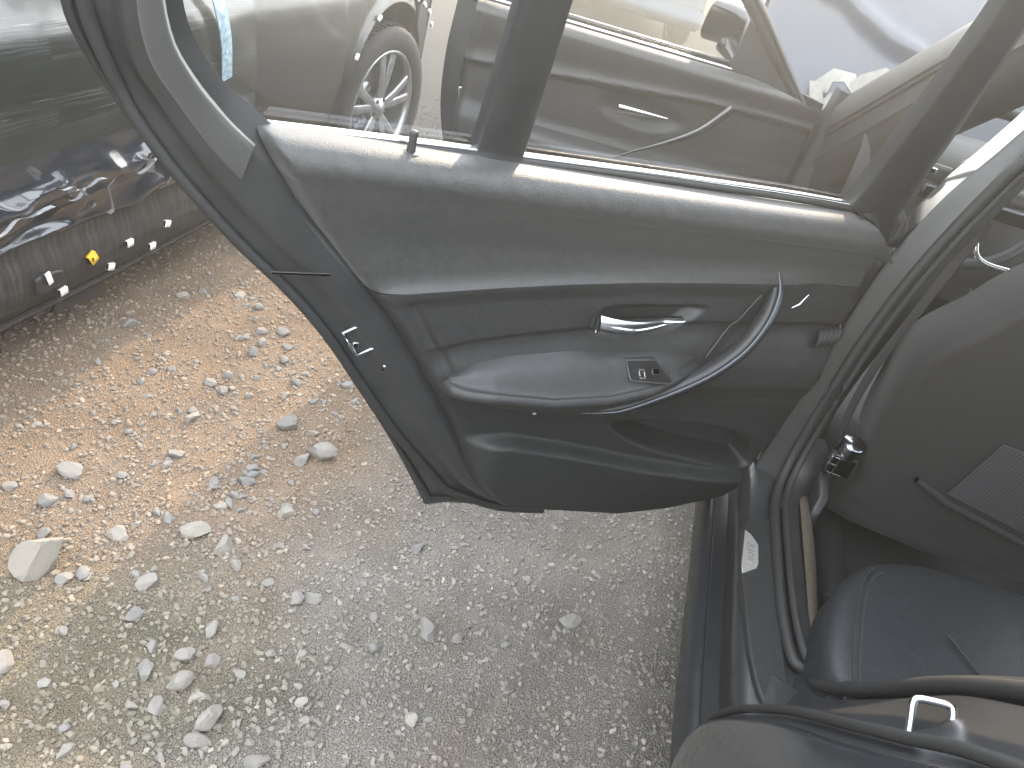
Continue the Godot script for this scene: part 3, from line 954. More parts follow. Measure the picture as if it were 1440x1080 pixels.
func build_seats(car: Node3D) -> void:
	var fs := hold("front_seat", car)
	fs.set_meta("label", "front seat with a dark fabric back")
	var outline := smooth2(V2([.262, .36, .245, .43, .205, .55, .183, .68, .180, .745, .197, .795, .220, .840, .238, .89, .268, .94, .34, .98, .45, .99, .56, .98, .63, .94, .665, .88, .685, .75, .69, .6, .66, .45, .63, .36]), 4, true)
	put("seat_back", MB.new().pillow(outline, -.10, .04, .035, func(a: float, b: float, d: float): return Vector3(a, b, .0 + .3 * (b - .4) + d - .02 - .012 * pow((a - .42) / .27, 2))), M.fabric, fs)
	# map net: crossed cords on the back
	var net := MB.new()
	var at := func(a: float, b: float) -> Vector3: return Vector3(a, b, .3 * (b - .4) + .030)
	for i in 30:
		var s := i / 29.0
		net.tube([at.call(.372 + .0 * s, .50 + .15 * s), at.call(.56, .47 + .18 * s)], .0013, 5)
	for i in 26:
		var s := i / 25.0
		net.tube([at.call(.375 + .18 * s, .50 - .03 * s), at.call(.372 + .18 * s, .65)], .0009, 5)
	put("map_net", net, M.strap, fs).set_meta("kind", "stuff")
	put("net_hem", MB.new().tube([at.call(.31, .505), at.call(.39, .475), at.call(.56, .445)], .006, 8), M.fabric, fs)
	put("seat_cushion", MB.new().prism(smooth2(V2([.19, -.02, .18, -.25, .20, -.50, .30, -.55, .55, -.55, .66, -.50, .67, -.25, .66, -.02]), 4, true), .30, .50, .05, func(a: float, b: float, d: float): return Vector3(a, d - .10 * b, b), 4), M.fabric, fs)
	put("seat_side_cover", MB.new().prism(V2([.30, .12, .42, .10, .45, -.1, .42, -.42, .30, -.45]), .162, .182, .006, func(a: float, b: float, d: float): return Vector3(d, a, b)), M.plastic_soft, fs)
	put("seat_rail", MB.new().box(Vector3(.27, .245, .03), Vector3(.05, .05, .30), .008), M.plastic_soft, fs)
	var hd := fs
	put("head_restraint", MB.new().box(Vector3(.44, 1.12, .24), Vector3(.26, .18, .10), .045), M.fabric, hd)
	put("restraint_post", MB.new().tube([Vector3(.38, .97, .18), Vector3(.38, 1.06, .22)], .006, 8), M.steel, hd)
	put("restraint_post", MB.new().tube([Vector3(.50, .97, .18), Vector3(.50, 1.06, .22)], .006, 8), M.steel, hd)
	# rear bench
	var rs := hold("rear_seat", car)
	rs.set_meta("label", "rear bench in grey leather")
	var cu := smooth2(V2([.125, .80, .122, .60, .118, .53, .130, .45, .158, .372, .20, .312, .245, .275, .33, .24, .50, .215, .75, .225, .95, .24, 1.25, .215, 1.5, .24, 1.6, .34, 1.62, .55, 1.62, .80]), 4, true)
	put("bench_cushion", MB.new().grid(func(a: float, b: float):
		var k := cu.size()
		var i := roundi(a * k) % k
		var q := cu[i]
		var mid := Vector2(.32 + clampf(q.x - .32, 0, 1.1) * .9, .56)
		var s: float = b
		if s < .3:
			return Vector3(q.x, lerpf(.22, .425, s / .3), q.y)
		s = (s - .3) / .7
		var e := 1.0 - pow(1.0 - s, 2.2)
		var p := q.lerp(mid, s * s * .98)
		var y := .425 + .038 * sqrt(maxf(0.0, 1.0 - pow(1.0 - minf(s * 2.4, 1.0), 2))) + .012 * e
		return Vector3(p.x, y - .0, p.y), cu.size(), 44, true), M.leather, rs)
	var seam := func(pts: Array, r: float) -> void:
		var path := []
		for q in smooth2(V2(pts), 8):
			path.append(Vector3(q.x, .4715 + .006 * ss(.22, .33, q.x), q.y))
		put("piping", MB.new().tube(path, r, 6), M.rubber, rs)
	seam.call([.150, .66, .158, .593, .170, .50, .196, .375, .225, .325], .0022)
	seam.call([.142, .66, .150, .593, .160, .50, .186, .375, .215, .318], .0018)
	put("bench_bolster", MB.new().grid(func(a: float, b: float):
		var z := lerpf(.26, .80, b)
		var g: float = PI * a
		var l := lerpf(.385, .285, ss(.0, .5, b))
		return Vector3(l + .30 * a, .452 + .024 * pow(maxf(0, sin(g)), .35), z), 24, 16), M.leather, rs)
	seam.call([.31, .42, .36, .50, .42, .545, .50, .57], .0016)
	put("bench_back", MB.new().box(Vector3(.92, .68, .98), Vector3(1.44, .55, .14), .05, Basis(Vector3.RIGHT, .35)), M.leather, rs)
	# belt and lower anchor beside the front seat
	var sb := hold("seat_belt", car)
	put("webbing", MB.new().sweep(smooth3(V3([.205, .95, -.05, .188, .76, -.055, .178, .62, -.06, .185, .47, -.05]), 5), [Vector2(-.022, -.001), Vector2(.022, -.001), Vector2(.022, .001), Vector2(-.022, .001)], Vector3(1, 0, 0)), M.strap, sb)
	put("anchor_cover", MB.new().lathe([Vector2(0, .02), Vector2(.020, .018), Vector2(.024, .012), Vector2(.024, -.015)], Vector3(.19, .50, .03), Vector3(0, 1, .2).normalized(), 20), M.steel, sb)
	put("buckle_bracket", MB.new().box(Vector3(.185, .465, .04), Vector3(.05, .045, .018), .003), M.plastic_soft, sb)
	for q in [[.164, .463, .004, .05], [.176, .463, .003, .045]]:
		put("bracket_bar", MB.new().box(Vector3(q[0], q[1], .052), Vector3(q[2], q[3], .006), .001), M.steel, sb)
	for q in [[.170, .482], [.170, .466], [.178, .447]]:
		put("bracket_rung", MB.new().box(Vector3(q[0], q[1], .052), Vector3(.018 if q[1] > .45 else .03, .005, .005), .001), M.steel, sb)
	put("front_sill_plate", MB.new().prism(V2([.10, -1.05, .30, -1.0, .33, -.30, .30, -.18, .15, -.20]), .330, .345, .005, func(a: float, b: float, d: float): return Vector3(a, d, b)), M.steel, car)


func build_dash(car: Node3D) -> void:
	var da := hold("dashboard", car)
	var prof := [Vector2(-1.16, .55), Vector2(-.86, .55), Vector2(-.80, .66), Vector2(-.79, .78), Vector2(-.83, .87), Vector2(-.92, .92), Vector2(-1.04, .925), Vector2(-1.16, .90)]
	put("dash_body", MB.new().grid(func(a: float, b: float):
		var q: Vector2 = prof[roundi(b * (prof.size() - 1))]
		var x := lerpf(.12, 1.70, a)
		return Vector3(x, q.y + (.02 * exp(-pow((x - .46) / .18, 2)) if q.y > .8 else 0.0), q.x - .04 * sin(PI * a)), 30, prof.size() - 1), M.vinyl, da)
	put("dash_trim", MB.new().box(Vector3(.56, .83, -.80), Vector3(.52, .035, .02), .006, Basis(Vector3(0, 0, 1), .02)), M.trim_silver, da)
	put("vent_trim", MB.new().tube(smooth3(V3([.395, .80, -.55, .41, .775, -.54, .45, .765, -.54, .55, .77, -.55]), 5), .006, 8), M.chrome, da)
	put("light_switch", MB.new().box(Vector3(.24, .90, -.66), Vector3(.05, .014, .03), .004), M.chrome, da)
	# steering wheel
	var sw := hold("steering_wheel", car)
	var c := Vector3(.40, .875, -.76)
	var ax := Vector3(0, .38, .92).normalized()
	var ux := Vector3.RIGHT
	var uy := ax.cross(ux).normalized()
	var ring := []
	for i in 48:
		var g := TAU * i / 48
		ring.append(c + (ux * cos(g) + uy * sin(g)) * .185)
	put("wheel_rim", MB.new().tube(ring, .0155, 10, 1.0, ax, true), M.leather, sw)
	put("wheel_hub", MB.new().lathe([Vector2(0, .035), Vector2(.05, .032), Vector2(.07, .02), Vector2(.075, 0), Vector2(.06, -.03)], c, ax, 28), M.plastic_soft, sw)
	for g in [.05, PI - .05, -PI / 2]:
		var d: Vector3 = ux * cos(g) + uy * sin(g)
		put("wheel_spoke", MB.new().tube([c + d * .06, c + d * .18], [.024, .017], 10, .5, ax), M.plastic_soft, sw)
	put("hub_badge", MB.new().lathe([Vector2(0, .0385), Vector2(.018, .038), Vector2(.021, .0365), Vector2(.022, .033)], c, ax, 24), M.gloss, sw)
	var br := []
	for i in 24:
		var g := TAU * i / 24
		br.append(c + ax * .038 + (ux * cos(g) + uy * sin(g)) * .021)
	put("badge_ring", MB.new().tube(br, .0016, 6, 1.0, ax, true), M.chrome, sw)
	put("badge_cross", MB.new().box(c + ax * .0388, Vector3(.026, .0014, .0008), .0002, Basis(ux, uy, ax)), M.chrome, sw)
	put("badge_cross", MB.new().box(c + ax * .0390, Vector3(.0014, .026, .0008), .0002, Basis(ux, uy, ax)), M.chrome, sw)
	var sa := []
	for i in 17:
		var g := PI * (1.05 + .9 * i / 16.0)
		sa.append(Vector3(.47, .735, -.45) + Vector3(cos(g) * .068, sin(g) * .052, 0))
	put("console_ring", MB.new().tube(sa, .0024, 6), M.chrome, da)


func build_hood(car: Node3D) -> void:
	nz.seed = 4
	nz.frequency = 2.2
	var hd := hold("hood", car)
	hd.set_meta("label", "crumpled bonnet tented upward")
	var top := func(x: float, s: float) -> Vector3:
		var peak := .46 + .10 * sin(x * 2.4)
		var rise := ss(.0, peak, s) * ss(1.2, peak, s)
		var y := .80 + .56 * rise + .03 * sin(x * 9.0 + s * 4.0) * s * (1 - s)
		var ridge := exp(-pow((s - .265 + .05 * x) / .018, 2)) * ss(.36, .30, x) + .7 * exp(-pow((s - .20 - .25 * (x - .3)) / .02, 2)) * ss(.26, .34, x)
		y += .02 * nz.get_noise_2d(x * 1.6, s * 2.4)
		return Vector3(x, y + .010 * ridge, lerpf(-1.36, -2.02, s) + .022 * ridge)
	put("hood_panel", MB.new().grid(func(a: float, b: float): return top.call(lerpf(-.20, 1.72, a), b), 110, 110), M.blue_hood, hd)
	put("hood_edge", MB.new().grid(func(a: float, b: float):
		var q: Vector3 = top.call(-.20, a)
		return q + Vector3(-.012 * sin(PI * b), -.03 * b, 0), 40, 4), M.blue_hood, hd)
	# front wing
	put("front_wing", MB.new().grid(func(a: float, b: float):
		var z := lerpf(-1.14, -2.25, a)
		var y0: float = .30
		var dz := absf(z + 1.55)
		if dz < .35:
			y0 = .315 + sqrt(.35 * .35 - dz * dz)
		var y := lerpf(y0, .89 - .07 * a, b)
		return Vector3(.015 - .16 * ss(-1.25, -1.75, z) + .06 * pow(ss(.75, 1.0, b), 2) - .02 * sin(PI * b), y, z), 44, 14), M.paint, car)
	# bent scuttle brackets of bare cream metal at the pillar foot
	var br := hold("scuttle_bracket", car)
	var folded := func(path: Array, wide: float, up: Vector3) -> MB:
		return MB.new().sweep(path, [Vector2(-wide, -.0018), Vector2(wide * .2, -.004), Vector2(wide, -.0018), Vector2(wide, .0018), Vector2(wide * .2, .0005), Vector2(-wide, .0018)], up)
	put("bent_flange", folded.call(V3([.010, .905, -1.36, .035, .918, -1.35, .050, .952, -1.36, .095, .962, -1.33, .120, .940, -1.32, .165, .985, -1.31]), .030, Vector3(.1, .8, .5)), M.cream, br)
	put("bent_gusset", folded.call(V3([.005, .925, -1.33, .025, .880, -1.30, .055, .872, -1.29, .075, .900, -1.30]), .022, Vector3(.2, .5, .8)), M.cream, br)
	put("bent_mount", folded.call(V3([.115, .925, -1.30, .135, .965, -1.31, .175, 1.000, -1.29, .205, .990, -1.28]), .026, Vector3(-.1, .6, .8)), M.cream, br)
	put("mount_bolt", MB.new().lathe([Vector2(0, .012), Vector2(.010, .011), Vector2(.011, 0)], Vector3(.15, .955, -1.27), Vector3(0, .8, .6), 10), M.steel, br)
	put("hinge_bracket", folded.call(V3([.26, .93, -1.23, .28, .96, -1.22, .33, .968, -1.21, .36, .95, -1.20]), .025, Vector3(0, .7, .7)), M.cream, br)
	put("scuttle_panel", MB.new().box(Vector3(.92, .90, -1.28), Vector3(1.56, .02, .16), .006), M.plastic, car)


# ---------------------------------------------------------------- wheels
func wheel(called: String, parent: Node, c: Vector3, side: float, steer: float) -> void:
	var w := hold(called, parent)
	w.transform = Transform3D(Basis(Vector3.UP, steer), c)
	var ax := Vector3(side, 0, 0)
	put("tyre", MB.new().lathe([Vector2(.222, .085), Vector2(.232, .098), Vector2(.262, .108), Vector2(.292, .104), Vector2(.306, .092), Vector2(.313, .078), Vector2(.315, .05), Vector2(.315, -.05), Vector2(.313, -.08), Vector2(.29, -.105), Vector2(.235, -.1)], Vector3.ZERO, ax, 64), M.tyre, w)
	var tr := MB.new()
	for i in 76:
		var g := TAU * i / 76
		var r := Vector3(0, cos(g), sin(g))
		for s in [-1.0, 1.0]:
			tr.box(r * .3155 + Vector3(s * .062, 0, 0), Vector3(.044, .006, .017), .001, Basis(Vector3.RIGHT, g) * Basis(Vector3.UP, s * .25))
	put("tread", tr, M.tyre, w).set_meta("kind", "stuff")
	put("rim", MB.new().lathe([Vector2(.212, -.09), Vector2(.205, .0), Vector2(.208, .07), Vector2(.213, .092), Vector2(.222, .097), Vector2(.228, .094), Vector2(.229, .086)], Vector3.ZERO, ax, 64), M.alloy, w)
	put("brake_disc", MB.new().lathe([Vector2(0, .012), Vector2(.08, .012), Vector2(.085, .0), Vector2(.15, .0), Vector2(.15, -.02)], Vector3.ZERO, ax, 40), M.steel, w)
	put("barrel", MB.new().lathe([Vector2(0, -.05), Vector2(.2, -.05), Vector2(.206, -.08)], Vector3.ZERO, ax, 40), M.rubber, w)
	for i in 5:
		for k in [-1.0, 1.0]:
			var g: float = TAU * i / 5 + k * .19
			var h: float = TAU * i / 5 + k * .07
			var a := Vector3(side * .070, cos(h) * .042, sin(h) * .042)
			var b := Vector3(side * .078, cos(g) * .209, sin(g) * .209)
			var across := Vector3(0, -sin(g), cos(g))
			var path := [a, a.lerp(b, .35) + Vector3(side * .004, 0, 0), a.lerp(b, .75) + Vector3(side * .003, 0, 0), b]
			put("spoke", MB.new().sweep(path, [Vector2(-.011, -.014), Vector2(.011, -.014), Vector2(.0175, .004), Vector2(.015, .010), Vector2(-.010, .010), Vector2(-.0175, .004)] if side > 0 else [Vector2(.011, -.014), Vector2(-.011, -.014), Vector2(-.0175, .004), Vector2(-.015, .010), Vector2(.010, .010), Vector2(.0175, .004)], ax), M.alloy, w)
	put("hub_cap", MB.new().lathe([Vector2(0, .092), Vector2(.022, .090), Vector2(.032, .084), Vector2(.048, .078), Vector2(.054, .06), Vector2(.05, .03)], Vector3.ZERO, ax, 28), M.alloy, w)
	for i in 5:
		var g := TAU * (i + .5) / 5
		put("wheel_bolt", MB.new().lathe([Vector2(0, .086), Vector2(.007, .085), Vector2(.008, .07)], Vector3(0, cos(g) * .04, sin(g) * .04), ax, 8), M.rubber, w)


# ---------------------------------------------------------------- damaged car on the left
func scratch_image() -> ImageTexture:
	var im := Image.create(1024, 512, false, Image.FORMAT_RGB8)
	var base := Color(.012, .014, .0135).linear_to_srgb()
	im.fill(base)
	var r := RandomNumberGenerator.new()
	r.seed = 11
	for k in 130:
		var y := r.randf_range(150, 420) if k < 100 else r.randf_range(40, 470)
		var x := r.randi_range(-200, 1000)
		var l := r.randi_range(60, 520)
		var slope := r.randf_range(-.06, .05)
		var wob := r.randf_range(0, 6.0)
		var br := r.randf_range(.05, .22) * (1.8 if k % 9 == 0 else 1.0)
		var th := 1 if k % 6 else 3
		for i in l:
			var px := x + i
			if px < 0 or px > 1023:
				continue
			var py := int(y + slope * i + sin(i * .02 + k) * wob)
			var f := sin(PI * i / l)
			for d in th:
				if py + d >= 0 and py + d < 512 and r.randf() < .9:
					var q := base.srgb_to_linear()
					var a := br * f
					im.set_pixel(px, py + d, Color(q.r + a, q.g + a, q.b + a * .95).linear_to_srgb())
	return ImageTexture.create_from_image(im)


func build_left_car() -> void:
	var car := hold("damaged_car")
	tag(car, "dark damaged car at left with scratched doors, torn skirt and bare clips", "car")
	var sm := mat("scratched_paint", Color(1, 1, 1), .3, 0, {"uv": true, "coat": .9, "coat_rough": .12})
	sm.albedo_texture = scratch_image()
	var streak := noise_tex(FastNoiseLite.TYPE_SIMPLEX_SMOOTH, .02, 512, 0.0, [[0.0, .4, .6, 1.0], [.45, .6, .85, 1.0]], 33, 5)
	var dirty := mat("dirty_sill_plastic", Color(.055, .046, .037), .8, 0, {"tint": streak})
	dirty.uv1_scale = Vector3(3.0, .5, 9.0)
	var dull := mat("dull_dark_fender", Color(.010, .011, .013), .38, 0, {"tint": streak, "coat": .5, "coat_rough": .2})
	dull.uv1_scale = Vector3(1.0, .4, 6.0)
	var crush := mat("crushed_paint", Color(.018, .020, .026), .18, 0, {"coat": 1.0, "coat_rough": .04})
	var f := FastNoiseLite.new()
	f.seed = 21
	f.frequency = 2.3
	f.fractal_octaves = 2
	f.fractal_type = FastNoiseLite.FRACTAL_RIDGED
	# sill: bare skirt carrier with clips
	var sx := V2([.15, -1.55, .158, -1.538, .172, -1.515, .20, -1.496, .214, -1.491, .222, -1.487, .255, -1.480, .29, -1.486, .315, -1.497, .345, -1.50])
	put("sill", MB.new().grid(func(a: float, b: float):
		var y := lerpf(.15, .345, b)
		var z := lerpf(1.5, -.66, a)
		return Vector3(lut(sx, y) + .004 * nz.get_noise_2d(z * 3.0, y * 9.0) - .02 * ss(-.60, -.68, z), y + .006 * sin(z * 2.0), z), 90, 24), dirty, car)
	put("sill_lip", MB.new().sweep(smooth3(V3([-1.535, .160, 1.4, -1.523, .163, .3, -1.521, .160, -.1, -1.522, .166, -.5, -1.525, .17, -.64]), 5), [Vector2(-.012, -.005), Vector2(.012, -.005), Vector2(.014, .005), Vector2(-.010, .007)]), dirty, car)
	put("hanging_liner", MB.new().prism(V2([.12, .13, -.02, .115, -.05, .155, .06, .165]), -.004, .004, .001, func(a: float, b: float, d: float): return Vector3(-1.53 + d + (.14 - b) * .4, b, a - .03)), M.plastic_soft, car)
	# door skin: crease profile, crushed along its foot
	var dx := V2([.335, -1.500, .35, -1.480, .40, -1.468, .50, -1.455, .62, -1.458, .74, -1.470, .765, -1.478, .785, -1.492, .82, -1.512, .93, -1.550])
	var hurt := func(y: float, z: float) -> float:
		var zone := ss(.56, .46, y) * ss(-.66, -.50, z) * ss(.335, .37, y)
		var ridge := (f.get_noise_2d(z * .7, y * 1.3) - .1)
		return zone * (.045 * ridge - .012) + .003 * nz.get_noise_2d(z * 2.0, y * 3.0)
	put("door_panel", MB.new().grid(func(a: float, b: float):
		var y := lerpf(.545, .93, b)
		var z := lerpf(1.5, -.60, a)
		return Vector3(lut(dx, y) + hurt.call(y, z), y, z), 110, 30), sm, car)
	put("crushed_panel", MB.new().grid(func(a: float, b: float):
		var z := lerpf(1.5, -.60, a)
		var foot := .338 + .012 * sin(z * 5.0) + .014 * ss(.05, -.5, z)
		var y := lerpf(foot, .545, b)
		return Vector3(lut(dx, y) + hurt.call(y, z), y, z), 170, 50), crush, car)
	var rt := RandomNumberGenerator.new()
	rt.seed = 5
	var shard := func(called: String, y: float, z: float, l: float, w: float, ang: float, mt: Material) -> void:
		var o := Vector3(lut(dx, y) + maxf(hurt.call(y, z), -.01) + .010, y, z)
		var e := Vector3(.0, sin(ang), -cos(ang))
		var h := Vector3(.25, cos(ang), sin(ang)).normalized()
		put(called, MB.new().grid(func(a: float, b: float): return o + e * l * (a - .5) + h * w * (b - .5) * sin(PI * clampf(a + .05, .05, .95)) + Vector3(.008 * sin(a * 7.0) + .012 * b * b, .006 * sin(a * 11.0 + y * 50.0), 0), 14, 4), mt, car)
	shard.call("torn_film", .455, .06, .10, .010, .15, M.primer)
	shard.call("torn_film", .475, .12, .07, .014, -.5, M.primer)
	shard.call("torn_film", .44, .24, .16, .008, .05, M.primer)
	shard.call("torn_film", .41, -.03, .10, .010, 1.4, M.primer)
	shard.call("torn_film", .47, -.18, .16, .008, .25, M.primer)
	shard.call("torn_film", .44, -.24, .12, .03, 1.3, M.primer)
	shard.call("torn_film", .455, -.14, .10, .012, -.9, M.primer)
	shard.call("torn_film", .42, -.545, .11, .022, 1.2, M.primer)
	shard.call("bare_patch", .44, -.40, .09, .030, .2, M.raw)
	shard.call("bare_patch", .405, -.50, .06, .022, -.9, M.raw)
	shard.call("wing_tatter", .39, -.60, .12, .010, 1.4, M.primer)
	shard.call("wing_tatter", .35, -.62, .05, .02, .3, M.white_clip)
	# clips along the sill
	for q in [[.257, -.253], [.254, -.111], [.202, -.214], [.203, -.062], [.201, .089]]:
		var cl := put("clip", MB.new().box(Vector3(lut(sx, q[0]) + .006, q[0], q[1]), Vector3(.010, .017, .022), .002, Basis(Vector3.RIGHT, .3 * sin(q[1] * 30.0))), M.white_clip, car)
		cl.set_meta("label", "white skirt clip")
	var yc := put("clip", MB.new().box(Vector3(-1.474, .262, .014), Vector3(.012, .026, .024), .002, Basis(Vector3.RIGHT, .5)).box(Vector3(-1.467, .262, .014), Vector3(.008, .012, .012), .002), M.yellow_clip, car)
	yc.set_meta("label", "yellow skirt clip")
	put("jacking_cover", MB.new().prism(smooth2(V2([.105, .235, .17, .232, .178, .258, .17, .275, .11, .270, .10, .25]), 3, true), -1.492, -1.470, .006, func(a: float, b: float, d: float): return Vector3(d, b, a)), M.plastic_soft, car)
	put("cover_tab", MB.new().box(Vector3(-1.467, .268, .150), Vector3(.006, .030, .014), .001, Basis(Vector3.RIGHT, .3)), M.white_clip, car)
	# front wing with its arch, wheel, liner
	var ac := Vector2(-1.55, .318)
	put("front_wing", MB.new().grid(func(a: float, b: float):
		var z := lerpf(-.596, -1.97, a)
		var dz := absf(z - ac.x)
		var y0: float = .26 if z > ac.x else .45
		if dz < .395:
			y0 = maxf(y0, ac.y + sqrt(.395 * .395 - dz * dz))
		var y := lerpf(y0, .93, b)
		return Vector3(lut(dx, maxf(y, .345)) - .004 + .012 * ss(.05, .0, y - y0) - .10 * ss(-1.7, -2.0, z), y, z), 80, 24), dull, car)
	put("arch_liner", MB.new().grid(func(a: float, b: float):
		var g := PI * (a * 1.1 - .05)
		return Vector3(-1.48 - .30 * b, ac.y + .405 * sin(g), ac.x + .405 * cos(g)), 30, 4), M.rubber, car)
	put("bumper_core", MB.new().grid(func(a: float, b: float): return Vector3(lerpf(-1.50, -2.9, a), lerpf(.25, .75, b), -2.02 - .22 * sin(PI * a)), 16, 6), M.plastic, car)
	put("liner_flap", MB.new().prism(V2([-1.90, .66, -1.99, .70, -2.02, .50, -1.98, .36, -1.93, .42, -1.90, .52]), -1.51, -1.50, .003, func(a: float, b: float, d: float): return Vector3(d, b, a)), M.plastic_soft, car)
	for q in [[.566, -1.208, 0], [.675, -1.368, 0], [.730, -1.617, 0], [.715, -1.72, 0], [.690, -1.80, 0], [.660, -1.86, 0], [.61, -1.90, 0], [.735, -1.513, 1]]:
		put("clip", MB.new().box(Vector3(lut(dx, q[0]) + .016, q[0], q[1]), Vector3(.010, .022 + .012 * q[2], .014), .003, Basis(Vector3.RIGHT, q[1] * 3.0)), M.orange_clip if q[2] else M.white_clip, car)
	wheel("front_wheel", car, Vector3(-1.545, .318, -1.55), 1.0, -.12)
	# sky reflection on the door edge, imitated by an added pale strip
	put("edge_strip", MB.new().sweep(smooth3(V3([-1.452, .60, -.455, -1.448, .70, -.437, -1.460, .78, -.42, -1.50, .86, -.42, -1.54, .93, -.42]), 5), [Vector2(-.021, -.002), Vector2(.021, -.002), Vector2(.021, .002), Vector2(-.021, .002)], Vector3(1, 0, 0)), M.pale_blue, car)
	# upper body
	put("cabin_glass", MB.new().loft([smooth3(V3([-1.575, .935, 1.5, -1.575, .935, .4, -1.575, .935, -.75]), 4), smooth3(V3([-1.78, 1.38, 1.2, -1.78, 1.38, .6, -1.80, 1.36, -.05]), 4)]), M.gloss, car)
	put("roof", MB.new().grid(func(a: float, b: float): return Vector3(lerpf(-1.78, -2.85, a), 1.37 + .04 * sin(PI * a), lerpf(1.2, -.05, b)), 10, 6), sm, car)
	put("windscreen", MB.new().grid(func(a: float, b: float): return Vector3(lerpf(lerpf(-1.80, -1.6, b), lerpf(-2.85, -3.05, b), a), lerpf(1.37, .95, b), lerpf(-.05, -.80, b) - .08 * sin(PI * a)), 10, 8), M.gloss, car)
	put("bonnet", MB.new().grid(func(a: float, b: float): return Vector3(lerpf(-1.56, -3.07, a), .93 + .05 * sin(PI * a) - .16 * b * b, lerpf(-.78, -2.05, b)), 14, 14), dull, car)
	put("far_flank", MB.new().loft([V3([-3.1, .2, 1.5, -3.1, .2, -2.0]), V3([-3.14, .6, 1.5, -3.14, .6, -2.0]), V3([-3.07, .93, 1.5, -3.07, .93, -2.0]), V3([-2.85, 1.37, 1.0, -2.85, 1.37, -.1])]), dull, car)
	put("tail", MB.new().loft([V3([-1.5, .2, 1.5, -3.1, .2, 1.5]), V3([-1.5, .9, 1.5, -3.1, .9, 1.5]), V3([-1.78, 1.37, 1.2, -2.85, 1.37, 1.2])]), dull, car)
	put("underbody", MB.new().box(Vector3(-2.3, .22, -.2), Vector3(1.4, .05, 3.2), .01), M.rubber, car)


# ---------------------------------------------------------------- car far ahead
func build_far_car() -> void:
	var car := hold("parked_car")
	tag(car, "dusty blue car parked far ahead, seen low through the door windows", "car")
	car.transform = Transform3D(Basis(Vector3.UP, .25), Vector3(-1.9, 0, -9.4))
	var paint := mat("dusty_blue_paint", Color(.06, .085, .12), .65)
	# side profile rings across the car, from one side to the other
	var prof := V2([2.15, .30, 2.2, .55, 2.1, .78, 1.3, .95, .6, 1.40, -.6, 1.44, -1.5, 1.02, -2.05, .96, -2.2, .60, -2.15, .30])
	put("body", MB.new().prism(smooth2(prof, 3, true), -.84, .84, .10, func(a: float, b: float, d: float): return Vector3(d * (1.0 - .18 * ss(.9, 1.4, b)), b, a), 4), paint, car)
	put("rear_screen", MB.new().loft([V3([-.55, 1.00, 1.27, .55, 1.00, 1.27]), V3([-.50, 1.34, .73, .50, 1.34, .73])]), M.gloss, car)
	for s in [-1.0, 1.0]:
		put("side_window", MB.new().prism(V2([.95, .98, .45, 1.32, -.5, 1.35, -1.2, 1.0]), .0, .02, .005, func(a: float, b: float, d: float): return Vector3(s * (.845 - .40 * (b - .95) + d * .2), b, a)), M.gloss, car)
	put("bumper", MB.new().box(Vector3(0, .42, 2.2), Vector3(1.62, .22, .14), .05), M.plastic, car)
	put("number_plate", MB.new().box(Vector3(0, .60, 2.21), Vector3(.48, .11, .02), .004), M.white_clip, car)
	for s in [-1.0, 1.0]:
		put("tail_lamp", MB.new().box(Vector3(s * .66, .72, 2.13), Vector3(.26, .13, .06), .02), mat("red_lens", Color(.3, .02, .02), .2, 0, {"coat": 1.0}), car)
		wheel("wheel", car, Vector3(s * .78, .315, 1.35), s, 0.0)
		wheel("wheel", car, Vector3(s * .78, .315, -1.35), s, 0.0)


# ---------------------------------------------------------------- ground
func ground_y(x: float, z: float) -> float:
	return .020 * nz.get_noise_2d(x * .45, z * .45) + .007 * nz.get_noise_2d(x * 2.2 + 9.0, z * 2.2) + .0025 * nz.get_noise_2d(x * 9.0, z * 9.0 + 4.0) + .0012 * nz.get_noise_2d(x * 28.0, z * 28.0)


func spread(lo: float, hi: float, step: float, far: float) -> PackedFloat32Array:
	var o := PackedFloat32Array()
	var x := lo
	while x < hi:
		o.append(x)
		x += step
	var d := step
	while o[o.size() - 1] < far:
		d *= 1.5
		o.append(o[o.size() - 1] + d)
	d = step
	var left := PackedFloat32Array()
	x = lo
	while x > -far:
		d *= 1.5
		x -= d
		left.append(x)
	left.reverse()
	left.append_array(o)
	return left


func dirt(x: float, z: float) -> float:
	# 1 where bare tan soil shows, 0 where grey grit lies over it
	var d := ss(-.55, -.98, x + .16 * (z - .2) + .16 * nz.get_noise_2d(x * 1.6, z * 1.6))
	return clampf(d + .35 * nz.get_noise_2d(x * 3.0 + 30.0, z * 3.0), 0.0, 1.0) * ss(-2.2, -.8, z) * ss(-2.6, -1.7, x)


